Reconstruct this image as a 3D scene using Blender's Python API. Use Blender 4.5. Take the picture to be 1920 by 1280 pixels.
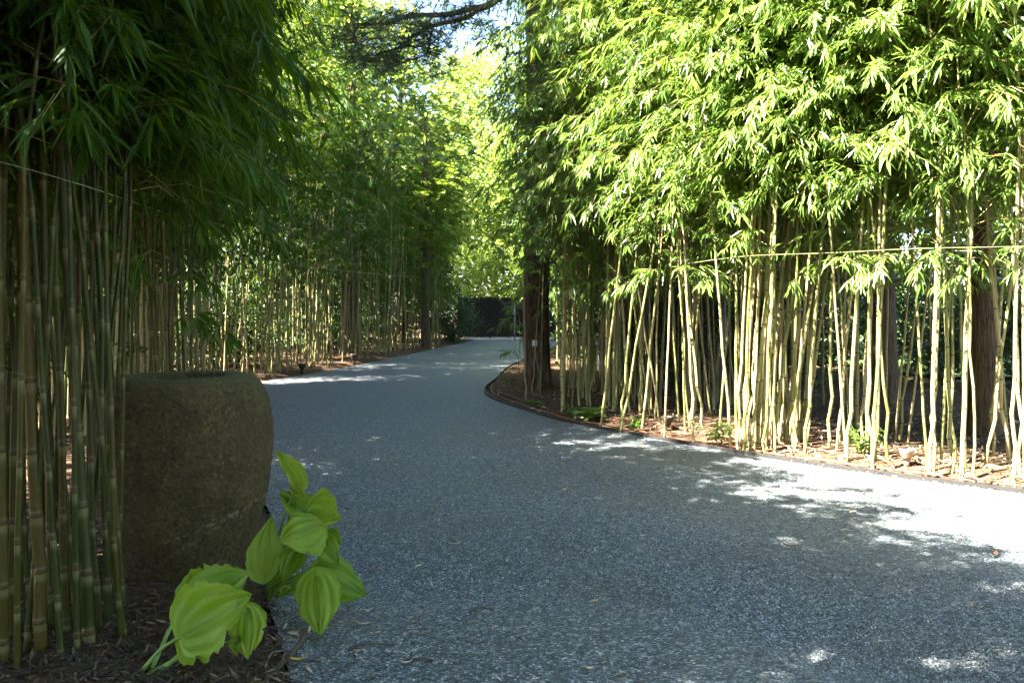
import bpy, math, random
import numpy as np
from mathutils import Vector, Quaternion, noise

for o in list(bpy.data.objects): bpy.data.objects.remove(o)
SC = bpy.context.scene
COL = SC.collection
PI = math.pi

# ------------------------------------------------------------------ camera
F, HZ, CAMH = 1500.0, 590.0, 1.10            # focal length / horizon row in photo pixels, eye height in metres
cam = bpy.data.objects.new('camera', bpy.data.cameras.new('camera')); COL.objects.link(cam)
cam.data.sensor_width = 36.0; cam.data.lens = 36.0 * F / 1920.0
cam.data.shift_y = -(640.0 - HZ) / 1920.0
cam.data.clip_start = 0.05; cam.data.clip_end = 2000
cam.location = (0, 0, CAMH); cam.rotation_euler = (PI / 2, 0, 0)
SC.camera = cam

# ------------------------------------------------------------------ world, sun, exposure
SUN_ELEV, SUN_BACK = math.radians(50), math.radians(20)   # sun stands to the left, a little behind the camera
sun_dir = Vector((-math.cos(SUN_ELEV) * math.cos(SUN_BACK), -math.cos(SUN_ELEV) * math.sin(SUN_BACK), math.sin(SUN_ELEV)))
W = bpy.data.worlds.new('World'); SC.world = W; W.use_nodes = True
wn = W.node_tree.nodes; wl = W.node_tree.links
sky = wn.new('ShaderNodeTexSky'); sky.sky_type = 'NISHITA'; sky.sun_disc = False
sky.sun_elevation = SUN_ELEV; sky.sun_rotation = math.atan2(sun_dir.x, sun_dir.y)
wn['Background'].inputs['Strength'].default_value = 0.05
wl.new(sky.outputs['Color'], wn['Background'].inputs['Color'])
sd = bpy.data.lights.new('sun', 'SUN'); sd.energy = 5.0; sd.angle = math.radians(0.5); sd.color = (1.0, 0.93, 0.80)
so = bpy.data.objects.new('sun', sd); COL.objects.link(so)
so.rotation_euler = (-sun_dir).to_track_quat('-Z', 'Y').to_euler(); so.location = (-12, -6, 14)
SC.view_settings.view_transform = 'Standard'; SC.view_settings.look = 'None'
SC.view_settings.exposure = 4.4; SC.view_settings.gamma = 1.0; SC.view_settings.use_curve_mapping = False
SC.render.engine = 'CYCLES'
cy = SC.cycles
cy.max_bounces = 4; cy.diffuse_bounces = 2; cy.glossy_bounces = 1; cy.transmission_bounces = 3; cy.transparent_max_bounces = 6
cy.caustics_reflective = False; cy.caustics_refractive = False; cy.sample_clamp_indirect = 4.0
cy.use_denoising = True; cy.use_adaptive_sampling = True; cy.adaptive_threshold = 0.025
try: cy.denoiser = 'OPENIMAGEDENOISE'; cy.denoising_input_passes = 'RGB_ALBEDO_NORMAL'
except Exception: pass

def P(px, py, d):
    """photo pixel at depth d (metres) -> point"""
    return Vector(((px - 960.0) / F * d, d, CAMH - (py - HZ) / F * d))
def G(px, py):
    """photo pixel on the ground -> point"""
    d = F * CAMH / (py - HZ); v = P(px, py, d); v.z = 0; return v

# ------------------------------------------------------------------ materials
def mat(name):
    m = bpy.data.materials.new(name); m.use_nodes = True
    nt = m.node_tree; b = nt.nodes['Principled BSDF']
    return m, nt, b
def node(nt, t, **kw):
    n = nt.nodes.new(t)
    for k, v in kw.items():
        if k in n.inputs: n.inputs[k].default_value = v
        else: setattr(n, k, v)
    return n
def ramp(nt, src, stops, interp='LINEAR'):
    r = nt.nodes.new('ShaderNodeValToRGB'); r.color_ramp.interpolation = interp
    e = r.color_ramp.elements
    while len(e) < len(stops): e.new(0.5)
    for i, (p, c) in enumerate(stops):
        e[i].position = p; e[i].color = (c[0], c[1], c[2], 1) if hasattr(c, '__len__') else (c, c, c, 1)
    nt.links.new(src, r.inputs[0]); return r.outputs[0]
def mixc(nt, fac, a, b, mode='MIX'):
    n = nt.nodes.new('ShaderNodeMix'); n.data_type = 'RGBA'; n.blend_type = mode
    for s, v in ((0, fac), (6, a), (7, b)):
        if hasattr(v, 'is_output'): nt.links.new(v, n.inputs[s])
        elif s == 0: n.inputs[0].default_value = v
        else: n.inputs[s].default_value = (v[0], v[1], v[2], 1)
    return n.outputs[2]
def tex(nt, kind, scale, coord='Object', stretch=None, **kw):
    c = nt.nodes.new('ShaderNodeTexCoord'); out = c.outputs[coord]
    if stretch:
        mp = nt.nodes.new('ShaderNodeMapping'); mp.inputs['Scale'].default_value = stretch
        nt.links.new(out, mp.inputs[0]); out = mp.outputs[0]
    t = nt.nodes.new('ShaderNodeTex' + kind); t.inputs['Scale'].default_value = scale
    for k, v in kw.items():
        if k in t.inputs: t.inputs[k].default_value = v
        else: setattr(t, k, v)
    nt.links.new(out, t.inputs['Vector']); return t
def bump(nt, b, h, strength, dist):
    n = nt.nodes.new('ShaderNodeBump'); n.inputs['Strength'].default_value = strength; n.inputs['Distance'].default_value = dist
    nt.links.new(h, n.inputs['Height']); nt.links.new(n.outputs[0], b.inputs['Normal']); return n

def leaf_mat(name, dark, light, trans, tcol, rough=0.42, spec=0.5):
    m, nt, b = mat(name)
    g = nt.nodes.new('ShaderNodeNewGeometry'); oi = nt.nodes.new('ShaderNodeObjectInfo')
    ad = node(nt, 'ShaderNodeMath', operation='MULTIPLY_ADD'); ad.inputs[1].default_value = 0.35
    nt.links.new(oi.outputs['Random'], ad.inputs[0])
    ml = node(nt, 'ShaderNodeMath', operation='MULTIPLY'); ml.inputs[1].default_value = 0.65
    nt.links.new(g.outputs['Random Per Island'], ml.inputs[0]); nt.links.new(ml.outputs[0], ad.inputs[2])
    c = ramp(nt, ad.outputs[0], [(0, dark), (0.93, light), (0.955, (light[0] * 2.2, light[1] * 1.25, light[2]))])
    nt.links.new(c, b.inputs['Base Color']); b.inputs['Roughness'].default_value = rough; b.inputs['Specular IOR Level'].default_value = spec
    t = nt.nodes.new('ShaderNodeBsdfTranslucent')
    tc = mixc(nt, 0.5, c, tcol); nt.links.new(tc, t.inputs['Color'])
    mx = nt.nodes.new('ShaderNodeMixShader'); mx.inputs[0].default_value = trans
    nt.links.new(b.outputs[0], mx.inputs[1]); nt.links.new(t.outputs[0], mx.inputs[2])
    nt.links.new(mx.outputs[0], nt.nodes['Material Output'].inputs['Surface'])
    return m
M = {}
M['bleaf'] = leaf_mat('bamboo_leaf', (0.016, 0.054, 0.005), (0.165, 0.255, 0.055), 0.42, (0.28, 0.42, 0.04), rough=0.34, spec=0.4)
M['bleaf_big'] = leaf_mat('large_bamboo_leaf', (0.004, 0.024, 0.0015), (0.034, 0.088, 0.006), 0.34, (0.20, 0.33, 0.010), rough=0.5, spec=0.22)  # darker copy of bamboo_leaf: the left groves' shade is put into the colour
M['tleaf'] = leaf_mat('tree_leaf', (0.07, 0.135, 0.018), (0.19, 0.255, 0.055), 0.48, (0.36, 0.45, 0.06), 0.5, 0.3)
M['mleaf'] = leaf_mat('feathery_leaf', (0.05, 0.10, 0.012), (0.12, 0.17, 0.02), 0.40, (0.24, 0.30, 0.02), 0.5, 0.3)
M['sleaf'] = leaf_mat('shrub_leaf', (0.02, 0.05, 0.012), (0.05, 0.09, 0.02), 0.25, (0.10, 0.16, 0.02), 0.45, 0.4)
M['needle'] = leaf_mat('pine_needle', (0.04, 0.075, 0.04), (0.09, 0.13, 0.07), 0.35, (0.14, 0.18, 0.07), 0.5, 0.3)
M['fern'] = leaf_mat('fern_leaf', (0.05, 0.12, 0.015), (0.11, 0.19, 0.03), 0.40, (0.2, 0.3, 0.02), 0.5, 0.3)

def culm_mat(name, stops, streak, spot):
    m, nt, b = mat(name)
    oi = nt.nodes.new('ShaderNodeObjectInfo'); gi = nt.nodes.new('ShaderNodeNewGeometry')
    sm = node(nt, 'ShaderNodeMath', operation='ADD'); nt.links.new(oi.outputs['Random'], sm.inputs[0]); nt.links.new(gi.outputs['Random Per Island'], sm.inputs[1])
    fr = node(nt, 'ShaderNodeMath', operation='FRACT'); nt.links.new(sm.outputs[0], fr.inputs[0]); base = ramp(nt, fr.outputs[0], stops)
    n1 = tex(nt, 'Noise', 3.0, stretch=(14, 14, 1.2), Detail=5.0)
    st = ramp(nt, n1.outputs['Fac'], [(0.48, 0), (0.72, 1)])
    c = mixc(nt, st, base, streak)
    n2 = tex(nt, 'Noise', 55.0, Detail=3.0)
    sp = ramp(nt, n2.outputs['Fac'], [(0.60, 0), (0.70, 0.45)])
    c = mixc(nt, sp, c, spot)
    at = node(nt, 'ShaderNodeAttribute', attribute_name='node')
    pale = ramp(nt, at.outputs['Fac'], [(0.25, 0), (0.5, 0.28), (0.62, 0.0)])
    dk = ramp(nt, at.outputs['Fac'], [(0.7, 0), (0.95, 0.85)])
    c = mixc(nt, pale, c, (0.26, 0.25, 0.13)); c = mixc(nt, dk, c, (0.045, 0.03, 0.012))
    nt.links.new(c, b.inputs['Base Color']); b.inputs['Roughness'].default_value = 0.45; b.inputs['Specular IOR Level'].default_value = 0.18
    bump(nt, b, n2.outputs['Fac'], 0.12, 0.002)
    return m
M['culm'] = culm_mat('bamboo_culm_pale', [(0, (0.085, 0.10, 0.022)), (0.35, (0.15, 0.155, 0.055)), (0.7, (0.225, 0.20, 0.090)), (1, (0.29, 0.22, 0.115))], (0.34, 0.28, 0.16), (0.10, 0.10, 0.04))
M['culm_green'] = culm_mat('bamboo_culm_green', [(0, (0.009, 0.018, 0.0010)), (0.4, (0.020, 0.025, 0.0013)), (0.7, (0.031, 0.030, 0.0018)), (0.92, (0.044, 0.034, 0.004)), (1, (0.07, 0.045, 0.010))], (0.048, 0.038, 0.007), (0.04, 0.042, 0.012))  # greener culms, with the left clump's shade also put into the colour
m, nt, b = mat('bamboo_twig'); b.inputs['Base Color'].default_value = (0.16, 0.14, 0.04, 1); b.inputs['Roughness'].default_value = 0.5; M['twig'] = m

def gravel_mat(chips):
    m, nt, b = mat('gravel_chip' if chips else 'gravel')
    stops = [(0, (0.022, 0.027, 0.034)), (0.3, (0.060, 0.074, 0.092)), (0.7, (0.138, 0.165, 0.192)), (0.9, (0.25, 0.28, 0.305)), (1, (0.42, 0.43, 0.43))]
    if chips:
        g = nt.nodes.new('ShaderNodeNewGeometry'); c = ramp(nt, g.outputs['Random Per Island'], stops)
    else:
        v = tex(nt, 'Voronoi', 105.0); sep = nt.nodes.new('ShaderNodeSeparateColor'); nt.links.new(v.outputs['Color'], sep.inputs[0])
        c = ramp(nt, sep.outputs[0], stops)
        v2 = tex(nt, 'Voronoi', 105.0)
        e = ramp(nt, v2.outputs['Distance'], [(0.25, 0.0), (0.75, 0.75)]); c = mixc(nt, e, c, (0.014, 0.016, 0.018))
        inv = node(nt, 'ShaderNodeMath', operation='SUBTRACT'); inv.inputs[0].default_value = 1.0; nt.links.new(v2.outputs['Distance'], inv.inputs[1])
        bump(nt, b, inv.outputs[0], 0.9, 0.008)
    n = tex(nt, 'Noise', 0.9, coord='Object', Detail=4.0)
    dirt = ramp(nt, n.outputs['Fac'], [(0.42, 0), (0.75, 0.45)]); c = mixc(nt, dirt, c, (0.075, 0.075, 0.058))
    n3 = tex(nt, 'Noise', 22.0, Detail=6.0, Roughness=0.75); sh = ramp(nt, n3.outputs['Fac'], [(0.36, (0.62, 0.62, 0.62)), (0.64, (1.32, 1.32, 1.32))]); c = mixc(nt, 1.0, c, sh, 'MULTIPLY')
    nt.links.new(c, b.inputs['Base Color']); b.inputs['Roughness'].default_value = 0.6; b.inputs['Specular IOR Level'].default_value = 0.45
    return m
M['gravel'] = gravel_mat(False); M['chip'] = gravel_mat(True)

def soil_mat(name, c0, c1, sc=9.0):
    m, nt, b = mat(name)
    n = tex(nt, 'Noise', sc, Detail=9.0, Roughness=0.7)
    c = ramp(nt, n.outputs['Fac'], [(0.3, c0), (0.7, c1)]); v = tex(nt, 'Voronoi', 60.0)
    sep = nt.nodes.new('ShaderNodeSeparateColor'); nt.links.new(v.outputs['Color'], sep.inputs[0])
    k = ramp(nt, sep.outputs[0], [(0.6, 0), (1, 0.5)]); c = mixc(nt, k, c, (0.16, 0.10, 0.055))
    nt.links.new(c, b.inputs['Base Color']); b.inputs['Roughness'].default_value = 0.95; b.inputs['Specular IOR Level'].default_value = 0.1
    bump(nt, b, n.outputs['Fac'], 0.8, 0.03); return m
M['soil'] = soil_mat('ground_soil', (0.035, 0.024, 0.016), (0.10, 0.07, 0.045))
M['mulch'] = soil_mat('mulch', (0.022, 0.014, 0.009), (0.075, 0.046, 0.028), 16.0)
m, nt, b = mat('lawn'); n = tex(nt, 'Noise', 40.0, Detail=6.0)
nt.links.new(ramp(nt, n.outputs['Fac'], [(0.3, (0.03, 0.075, 0.012)), (0.7, (0.09, 0.15, 0.03))]), b.inputs['Base Color'])
b.inputs['Roughness'].default_value = 0.9; bump(nt, b, n.outputs['Fac'], 1.0, 0.05); M['lawn'] = m
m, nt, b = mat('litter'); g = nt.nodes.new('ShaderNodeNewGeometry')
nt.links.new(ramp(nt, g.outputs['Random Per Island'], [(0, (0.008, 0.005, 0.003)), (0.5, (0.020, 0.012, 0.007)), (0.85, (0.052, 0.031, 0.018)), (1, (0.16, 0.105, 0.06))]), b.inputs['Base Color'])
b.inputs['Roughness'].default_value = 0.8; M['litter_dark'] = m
m, nt, b = mat('litter_straw'); g = nt.nodes.new('ShaderNodeNewGeometry')
nt.links.new(ramp(nt, g.outputs['Random Per Island'], [(0, (0.06, 0.035, 0.020)), (0.35, (0.17, 0.105, 0.062)), (0.7, (0.30, 0.21, 0.13)), (1, (0.45, 0.36, 0.24))]), b.inputs['Base Color'])
b.inputs['Roughness'].default_value = 0.8; M['litter'] = m

def stone_mat():
    m, nt, b = mat('basin_stone')
    n = tex(nt, 'Noise', 5.0, Detail=8.0, Roughness=0.65); n2 = tex(nt, 'Noise', 55.0, Detail=6.0, Roughness=0.7)
    c = ramp(nt, n.outputs['Fac'], [(0.3, (0.038, 0.029, 0.010)), (0.52, (0.066, 0.050, 0.018)), (0.75, (0.105, 0.078, 0.030))])
    k = ramp(nt, n2.outputs['Fac'], [(0.40, 0.8), (0.48, 0)]); c = mixc(nt, k, c, (0.026, 0.019, 0.008))
    k2 = ramp(nt, n2.outputs['Fac'], [(0.57, 0), (0.66, 0.6)]); c = mixc(nt, k2, c, (0.19, 0.145, 0.065))
    # olive tone on the upward faces and a mineral vein low on the side
    gg = nt.nodes.new('ShaderNodeNewGeometry'); sx = nt.nodes.new('ShaderNodeSeparateXYZ'); nt.links.new(gg.outputs['Normal'], sx.inputs[0])
    up = ramp(nt, sx.outputs['Z'], [(0.3, 0), (0.8, 0.6)]); c = mixc(nt, up, c, (0.080, 0.075, 0.028))
    tc = nt.nodes.new('ShaderNodeTexCoord'); so_ = nt.nodes.new('ShaderNodeSeparateXYZ'); nt.links.new(tc.outputs['Object'], so_.inputs[0])
    nn = tex(nt, 'Noise', 14.0, Detail=4.0)
    def vein(slope, z0, wid, amp):
        a = node(nt, 'ShaderNodeMath', operation='MULTIPLY_ADD'); nt.links.new(so_.outputs['X'], a.inputs[0]); a.inputs[1].default_value = -slope; nt.links.new(so_.outputs['Z'], a.inputs[2])
        a2 = node(nt, 'ShaderNodeMath', operation='MULTIPLY_ADD'); nt.links.new(nn.outputs['Fac'], a2.inputs[0]); a2.inputs[1].default_value = 0.05; nt.links.new(a.outputs[0], a2.inputs[2])
        s = node(nt, 'ShaderNodeMath', operation='SUBTRACT'); nt.links.new(a2.outputs[0], s.inputs[0]); s.inputs[1].default_value = z0 + 0.025
        ab = node(nt, 'ShaderNodeMath', operation='ABSOLUTE'); nt.links.new(s.outputs[0], ab.inputs[0])
        return ramp(nt, ab.outputs[0], [(0.0, amp), (wid, 0)])
    brk = ramp(nt, n2.outputs['Fac'], [(0.45, 0), (0.6, 1)])
    for args in ((0.36, 0.200, 0.008, 0.55), (0.62, 0.115, 0.010, 0.35)):
        ve = vein(*args); mm = node(nt, 'ShaderNodeMath', operation='MULTIPLY'); nt.links.new(ve, mm.inputs[0]); nt.links.new(brk, mm.inputs[1])
        xr = ramp(nt, so_.outputs['X'], [(0.0, 0), (0.12, 1)]); m2 = node(nt, 'ShaderNodeMath', operation='MULTIPLY'); nt.links.new(mm.outputs[0], m2.inputs[0]); nt.links.new(xr, m2.inputs[1])
        c = mixc(nt, m2.outputs[0], c, (0.34, 0.29, 0.19))
    nt.links.new(c, b.inputs['Base Color']); b.inputs['Roughness'].default_value = 0.85; b.inputs['Specular IOR Level'].default_value = 0.3
    bump(nt, b, n2.outputs['Fac'], 1.0, 0.025); return m
M['stone'] = stone_mat()

def bark_mat(name, c0, c1, sc, stretch):
    m, nt, b = mat(name); n = tex(nt, 'Noise', sc, stretch=stretch, Detail=8.0, Roughness=0.7)
    v = tex(nt, 'Voronoi', sc * 1.3, stretch=stretch, feature='DISTANCE_TO_EDGE')
    c = ramp(nt, n.outputs['Fac'], [(0.35, c0), (0.65, c1)])
    cr = ramp(nt, v.outputs['Distance'], [(0.0, 0.45), (0.12, 0)]); c = mixc(nt, cr, c, (c0[0] * .4, c0[1] * .4, c0[2] * .4))
    nt.links.new(c, b.inputs['Base Color']); b.inputs['Roughness'].default_value = 0.9; b.inputs['Specular IOR Level'].default_value = 0.15
    ad = node(nt, 'ShaderNodeMath', operation='MULTIPLY_ADD'); nt.links.new(v.outputs['Distance'], ad.inputs[0]); ad.inputs[1].default_value = 1.5; nt.links.new(n.outputs['Fac'], ad.inputs[2])
    bump(nt, b, ad.outputs[0], 0.9, 0.03); return m
M['pinebark'] = bark_mat('pine_bark', (0.035, 0.023, 0.017), (0.15, 0.098, 0.072), 9.0, (1, 1, 0.28))
M['bark'] = bark_mat('tree_bark', (0.06, 0.042, 0.028), (0.15, 0.105, 0.07), 30.0, (1, 1, 0.12))

def plain(name, col, rough=0.6, metal=0.0, spec=0.4, var=0.25, sc=25.0):
    m, nt, b = mat(name); n = tex(nt, 'Noise', sc, Detail=5.0)
    c = ramp(nt, n.outputs['Fac'], [(0.3, tuple(x * (1 - var) for x in col)), (0.7, tuple(min(1, x * (1 + var)) for x in col))])
    nt.links.new(c, b.inputs['Base Color']); b.inputs['Roughness'].default_value = rough; b.inputs['Metallic'].default_value = metal; b.inputs['Specular IOR Level'].default_value = spec
    return m
M['gate'] = plain('gate_wood', (0.020, 0.011, 0.007), 0.7, sc=8)
M['concrete'] = plain('concrete', (0.30, 0.32, 0.35), 0.85, sc=6)
M['galv'] = plain('galvanised', (0.065, 0.07, 0.078), 0.55, 0.3)
M['blackmetal'] = plain('fixture_bronze', (0.05, 0.038, 0.03), 0.45, 0.4)
M['copper'] = plain('fixture_copper', (0.34, 0.25, 0.20), 0.4, 0.5)
M['lens'] = plain('fixture_lens', (0.35, 0.36, 0.36), 0.2)
M['edge'] = plain('edging_plastic', (0.016, 0.015, 0.015), 0.6)
M['tube'] = plain('drip_tube', (0.16, 0.055, 0.03), 0.5)
M['rope'] = plain('cord', (0.33, 0.31, 0.14), 0.7)
M['palecord'] = plain('pale_cord', (0.26, 0.32, 0.22), 0.6)
M['white'] = plain('white_plastic', (0.55, 0.56, 0.55), 0.5, var=0.1)
M['cable'] = plain('grey_conduit', (0.10, 0.11, 0.12), 0.5)
M['dryA'] = plain('dry_leaf_pale', (0.42, 0.36, 0.22), 0.7, var=0.3, sc=60)
M['dryB'] = plain('dry_leaf_brown', (0.15, 0.075, 0.04), 0.7, var=0.4, sc=60)
M['dryC'] = plain('dry_leaf_yellow', (0.40, 0.27, 0.03), 0.7, var=0.3, sc=60)
M['dryD'] = plain('fresh_leaf_green', (0.16, 0.26, 0.06), 0.6, var=0.3, sc=60)
M['stick'] = plain('stick', (0.045, 0.028, 0.018), 0.85, sc=40)
M['wall'] = plain('ochre_wall', (0.24, 0.12, 0.06), 0.9, var=0.15, sc=3)

def hosta_mat():
    m, nt, b = mat('hosta_leaf')
    at = node(nt, 'ShaderNodeAttribute', attribute_name='vein'); oi = nt.nodes.new('ShaderNodeObjectInfo')
    base = ramp(nt, oi.outputs['Random'], [(0, (0.10, 0.20, 0.010)), (0.6, (0.15, 0.25, 0.012)), (1, (0.195, 0.275, 0.014))])
    v = ramp(nt, at.outputs['Fac'], [(0.0, 0.8), (0.45, 0)]); c = mixc(nt, v, base, (0.06, 0.13, 0.010))
    n = tex(nt, 'Noise', 60.0, Detail=2.0); sp = ramp(nt, n.outputs['Fac'], [(0.69, 0), (0.71, 0.9)]); c = mixc(nt, sp, c, (0.13, 0.05, 0.015))
    n2 = tex(nt, 'Noise', 9.0, Detail=3.0); yl = ramp(nt, n2.outputs['Fac'], [(0.45, 0), (0.8, 0.6)]); c = mixc(nt, yl, c, (0.25, 0.29, 0.018))
    nt.links.new(c, b.inputs['Base Color']); b.inputs['Roughness'].default_value = 0.48; b.inputs['Specular IOR Level'].default_value = 0.35
    t = nt.nodes.new('ShaderNodeBsdfTranslucent'); nt.links.new(mixc(nt, 0.5, c, (0.30, 0.42, 0.02)), t.inputs['Color'])
    mx = nt.nodes.new('ShaderNodeMixShader'); mx.inputs[0].default_value = 0.42
    nt.links.new(b.outputs[0], mx.inputs[1]); nt.links.new(t.outputs[0], mx.inputs[2]); nt.links.new(mx.outputs[0], nt.nodes['Material Output'].inputs['Surface'])
    return m
M['hosta'] = hosta_mat()
M['stalk'] = plain('hosta_stalk', (0.10, 0.17, 0.03), 0.5, var=0.2)

# ------------------------------------------------------------------ mesh helpers
class MB:
    def __init__(s): s.v = []; s.f = []; s.m = []; s.n = 0; s.att = []
    def add(s, v, f, mi=0, att=None):
        v = np.asarray(v, dtype=np.float32).reshape(-1, 3); f = np.asarray(f, dtype=np.int32)
        s.v.append(v); s.f.append(f + s.n); s.m.append(np.full(len(f), mi, np.int32)); s.n += len(v)
        s.att.append(np.zeros(len(v), np.float32) if att is None else np.asarray(att, np.float32))
    def mesh(s, name, mats, smooth=True, attr=None):
        me = bpy.data.meshes.new(name)
        v = np.concatenate(s.v); me.vertices.add(len(v)); me.vertices.foreach_set('co', v.ravel())
        nf = sum(len(f) for f in s.f); lt = np.concatenate([np.full(len(f), f.shape[1], np.int32) for f in s.f])
        ls = np.zeros(nf, np.int32); ls[1:] = np.cumsum(lt)[:-1]
        li = np.concatenate([f.ravel() for f in s.f]).astype(np.int32)
        me.loops.add(len(li)); me.loops.foreach_set('vertex_index', li)
        me.polygons.add(nf); me.polygons.foreach_set('loop_start', ls); me.polygons.foreach_set('loop_total', lt)
        me.polygons.foreach_set('material_index', np.concatenate(s.m)); me.polygons.foreach_set('use_smooth', np.full(nf, smooth))
        for k in mats: me.materials.append(M[k])
        if attr:
            a = me.attributes.new(attr, 'FLOAT', 'POINT'); a.data.foreach_set('value', np.concatenate(s.att))
        me.update(calc_edges=True); me.validate(); return me

def tube(pts, rad, n=6, cap=True, twist=0.0):
    pts = [Vector(p) for p in pts]; k = len(pts)
    rad = [rad] * k if not hasattr(rad, '__len__') else rad
    vs = []; u = None
    for i, p in enumerate(pts):
        t = (pts[min(i + 1, k - 1)] - pts[max(i - 1, 0)]).normalized()
        if u is None: u = t.orthogonal().normalized()
        u = (u - t * u.dot(t)).normalized(); w = t.cross(u)
        for j in range(n):
            a = 2 * PI * j / n + twist; vs.append(p + (u * math.cos(a) + w * math.sin(a)) * rad[i])
    fs = [(i * n + j, i * n + (j + 1) % n, (i + 1) * n + (j + 1) % n, (i + 1) * n + j) for i in range(k - 1) for j in range(n)]
    if cap:
        vs += [pts[0], pts[-1]]; c0 = k * n
        fs += [(c0, (j + 1) % n, j, j) for j in range(n)] if False else []
        tri = [(c0, (j + 1) % n, j) for j in range(n)] + [(c0 + 1, (k - 1) * n + j, (k - 1) * n + (j + 1) % n) for j in range(n)]
    else: tri = []
    return vs, fs, tri
def add_tube(mb, pts, rad, n=6, mi=0, cap=True):
    v, q, t = tube(pts, rad, n, cap); base = mb.n
    mb.add(v, q, mi)
    if t:
        mb.f.append(np.asarray(t, np.int32) + base); mb.m.append(np.full(len(t), mi, np.int32))
def add_box(mb, lo, hi, mi=0):
    x0, y0, z0 = lo; x1, y1, z1 = hi
    mb.add([(x0, y0, z0), (x1, y0, z0), (x1, y1, z0), (x0, y1, z0), (x0, y0, z1), (x1, y0, z1), (x1, y1, z1), (x0, y1, z1)],
           [(3, 2, 1, 0), (4, 5, 6, 7), (0, 1, 5, 4), (1, 2, 6, 5), (2, 3, 7, 6), (3, 0, 4, 7)], mi)
def add_lathe(mb, prof, n=24, mi=0, center=(0, 0, 0)):
    vs = [(center[0] + r * math.cos(2 * PI * j / n), center[1] + r * math.sin(2 * PI * j / n), center[2] + z) for r, z in prof for j in range(n)]
    mb.add(vs, [(i * n + j, i * n + (j + 1) % n, (i + 1) * n + (j + 1) % n, (i + 1) * n + j) for i in range(len(prof) - 1) for j in range(n)], mi)

def obj(name, me, parent=None, loc=None):
    o = bpy.data.objects.new(name, me); COL.objects.link(o)
    if parent: o.parent = parent
    if loc is not None: o.location = loc
    return o
def tag(o, label, cat, group=None):
    o['label'] = label; o['category'] = cat
    if group: o['group'] = group
    return o
def thing(name, label, cat, loc=(0, 0, 0), group=None):
    o = bpy.data.objects.new(name, None); COL.objects.link(o); o.location = loc; o.empty_display_size = 0.2
    return tag(o, label, cat, group)
def struct(name, me):
    o = obj(name, me); o['kind'] = 'structure'; return o
def stuff(name, me, label, cat, parent=None):
    o = obj(name, me, parent); o['kind'] = 'stuff'
    if not parent: tag(o, label, cat)
    return o
def smooth_line(pts, k=8):
    pts = [Vector((p[0], p[1], p[2] if len(p) > 2 else 0)) for p in pts]; out = []
    for i in range(len(pts) - 1):
        a, b_, c, d = pts[max(i - 1, 0)], pts[i], pts[i + 1], pts[min(i + 2, len(pts) - 1)]
        for j in range(k):
            t = j / k; out.append(0.5 * ((2 * b_) + (c - a) * t + (2 * a - 5 * b_ + 4 * c - d) * t * t + (3 * b_ - a - 3 * c + d) * t ** 3))
    return out + [pts[-1]]

# ------------------------------------------------------------------ setting: ground, driveway, beds, lawns
LE = [(2.4, -8), (0.9, -2.5), (-.25, 1.2), (-.66, 2.39), (-1.02, 3.3), (-1.43, 4.65), (-2.5, 6.5), (-3.6, 9), (-4.15, 11), (-4.1, 13.2), (-3.5, 16.5), (-2.9, 22), (-1.85, 32), (-1.75, 35)]
RE = [(17, -8), (12, -2.5), (7.6, 1.6), (5.3, 3.3), (4.1, 4.2), (3.15, 4.93), (2.08, 6), (.87, 7.67), (.24, 8.9), (-.38, 11.2), (-.28, 14.0), (.06, 18.3), (1.4, 27), (2.2, 35)]
LS, RS = smooth_line(LE, 8), smooth_line(RE, 8)
rng = np.random.default_rng(5)
def strip(name, A, B, cols, zf, matname):
    mb = MB(); vs = []; k = len(A)
    for a, b_ in zip(A, B):
        for j in range(cols + 1):
            p = a.lerp(b_, j / cols); vs.append((p.x, p.y, zf(p, j / cols)))
    c = cols + 1
    mb.add(vs, [(i * c + j, i * c + j + 1, (i + 1) * c + j + 1, (i + 1) * c + j) for i in range(k - 1) for j in range(cols)])
    return struct(name, mb.mesh(name, [matname]))
mb = MB(); mb.add([(-400, -400, -.05), (400, -400, -.05), (400, 400, -.05), (-400, 400, -.05)], [(0, 1, 2, 3)]); struct('ground', mb.mesh('ground', ['soil']))
def zroad(p, t): return 0.0 + 0.012 * noise.noise(p * 0.6)
strip('driveway', LS, RS, 24, zroad, 'gravel')
def zbed(p, t):
    return -0.03 + 0.06 * min(1, t * 14) + 0.05 * (noise.noise(p * 0.7) * 0.5 + 0.5) * min(1, t * 8) + 0.02 * noise.noise(p * 4.0) * min(1, t * 8)
def offset(line, dist):
    out = []
    for i, p in enumerate(line):
        t = (line[min(i + 1, len(line) - 1)] - line[max(i - 1, 0)]); t.z = 0; t.normalize()
        out.append(p + Vector((t.y, -t.x, 0)) * dist)
    return out
RB = [Vector((p.x + 6.0, p.y + 3.2, 0)) for p in RS]; LB = [Vector((p.x - 4.5, p.y - 0.2, 0)) for p in LS]
strip('mulch_bed', RS, RB, 60, zbed, 'mulch'); strip('mulch_bed', LB[::-1], LS[::-1], 1, lambda p, t: -0.045, 'mulch')
strip('mulch_bed', LS, LB, 50, zbed, 'mulch')
def bed_z_right(p): return 0.045
mb = MB(); mb.add([(7.5, 14, .02), (60, 10, .02), (60, 60, .02), (5.0, 60, .02)], [(0, 1, 2, 3)]); struct('lawn', mb.mesh('lawn', ['lawn']))
mb = MB(); mb.add([(-60, 4, .02), (-8.6, 4, .02), (-8.7, 16, .02), (-6.6, 40, .02), (-60, 40, .02)], [(0, 1, 2, 3, 4)]); struct('lawn', mb.mesh('lawn', ['lawn']))
mb = MB(); add_box(mb, (-2.0, 34.9, -.04), (2.6, 36.6, .035)); struct('concrete_apron', mb.mesh('apron', ['concrete'], False))

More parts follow.
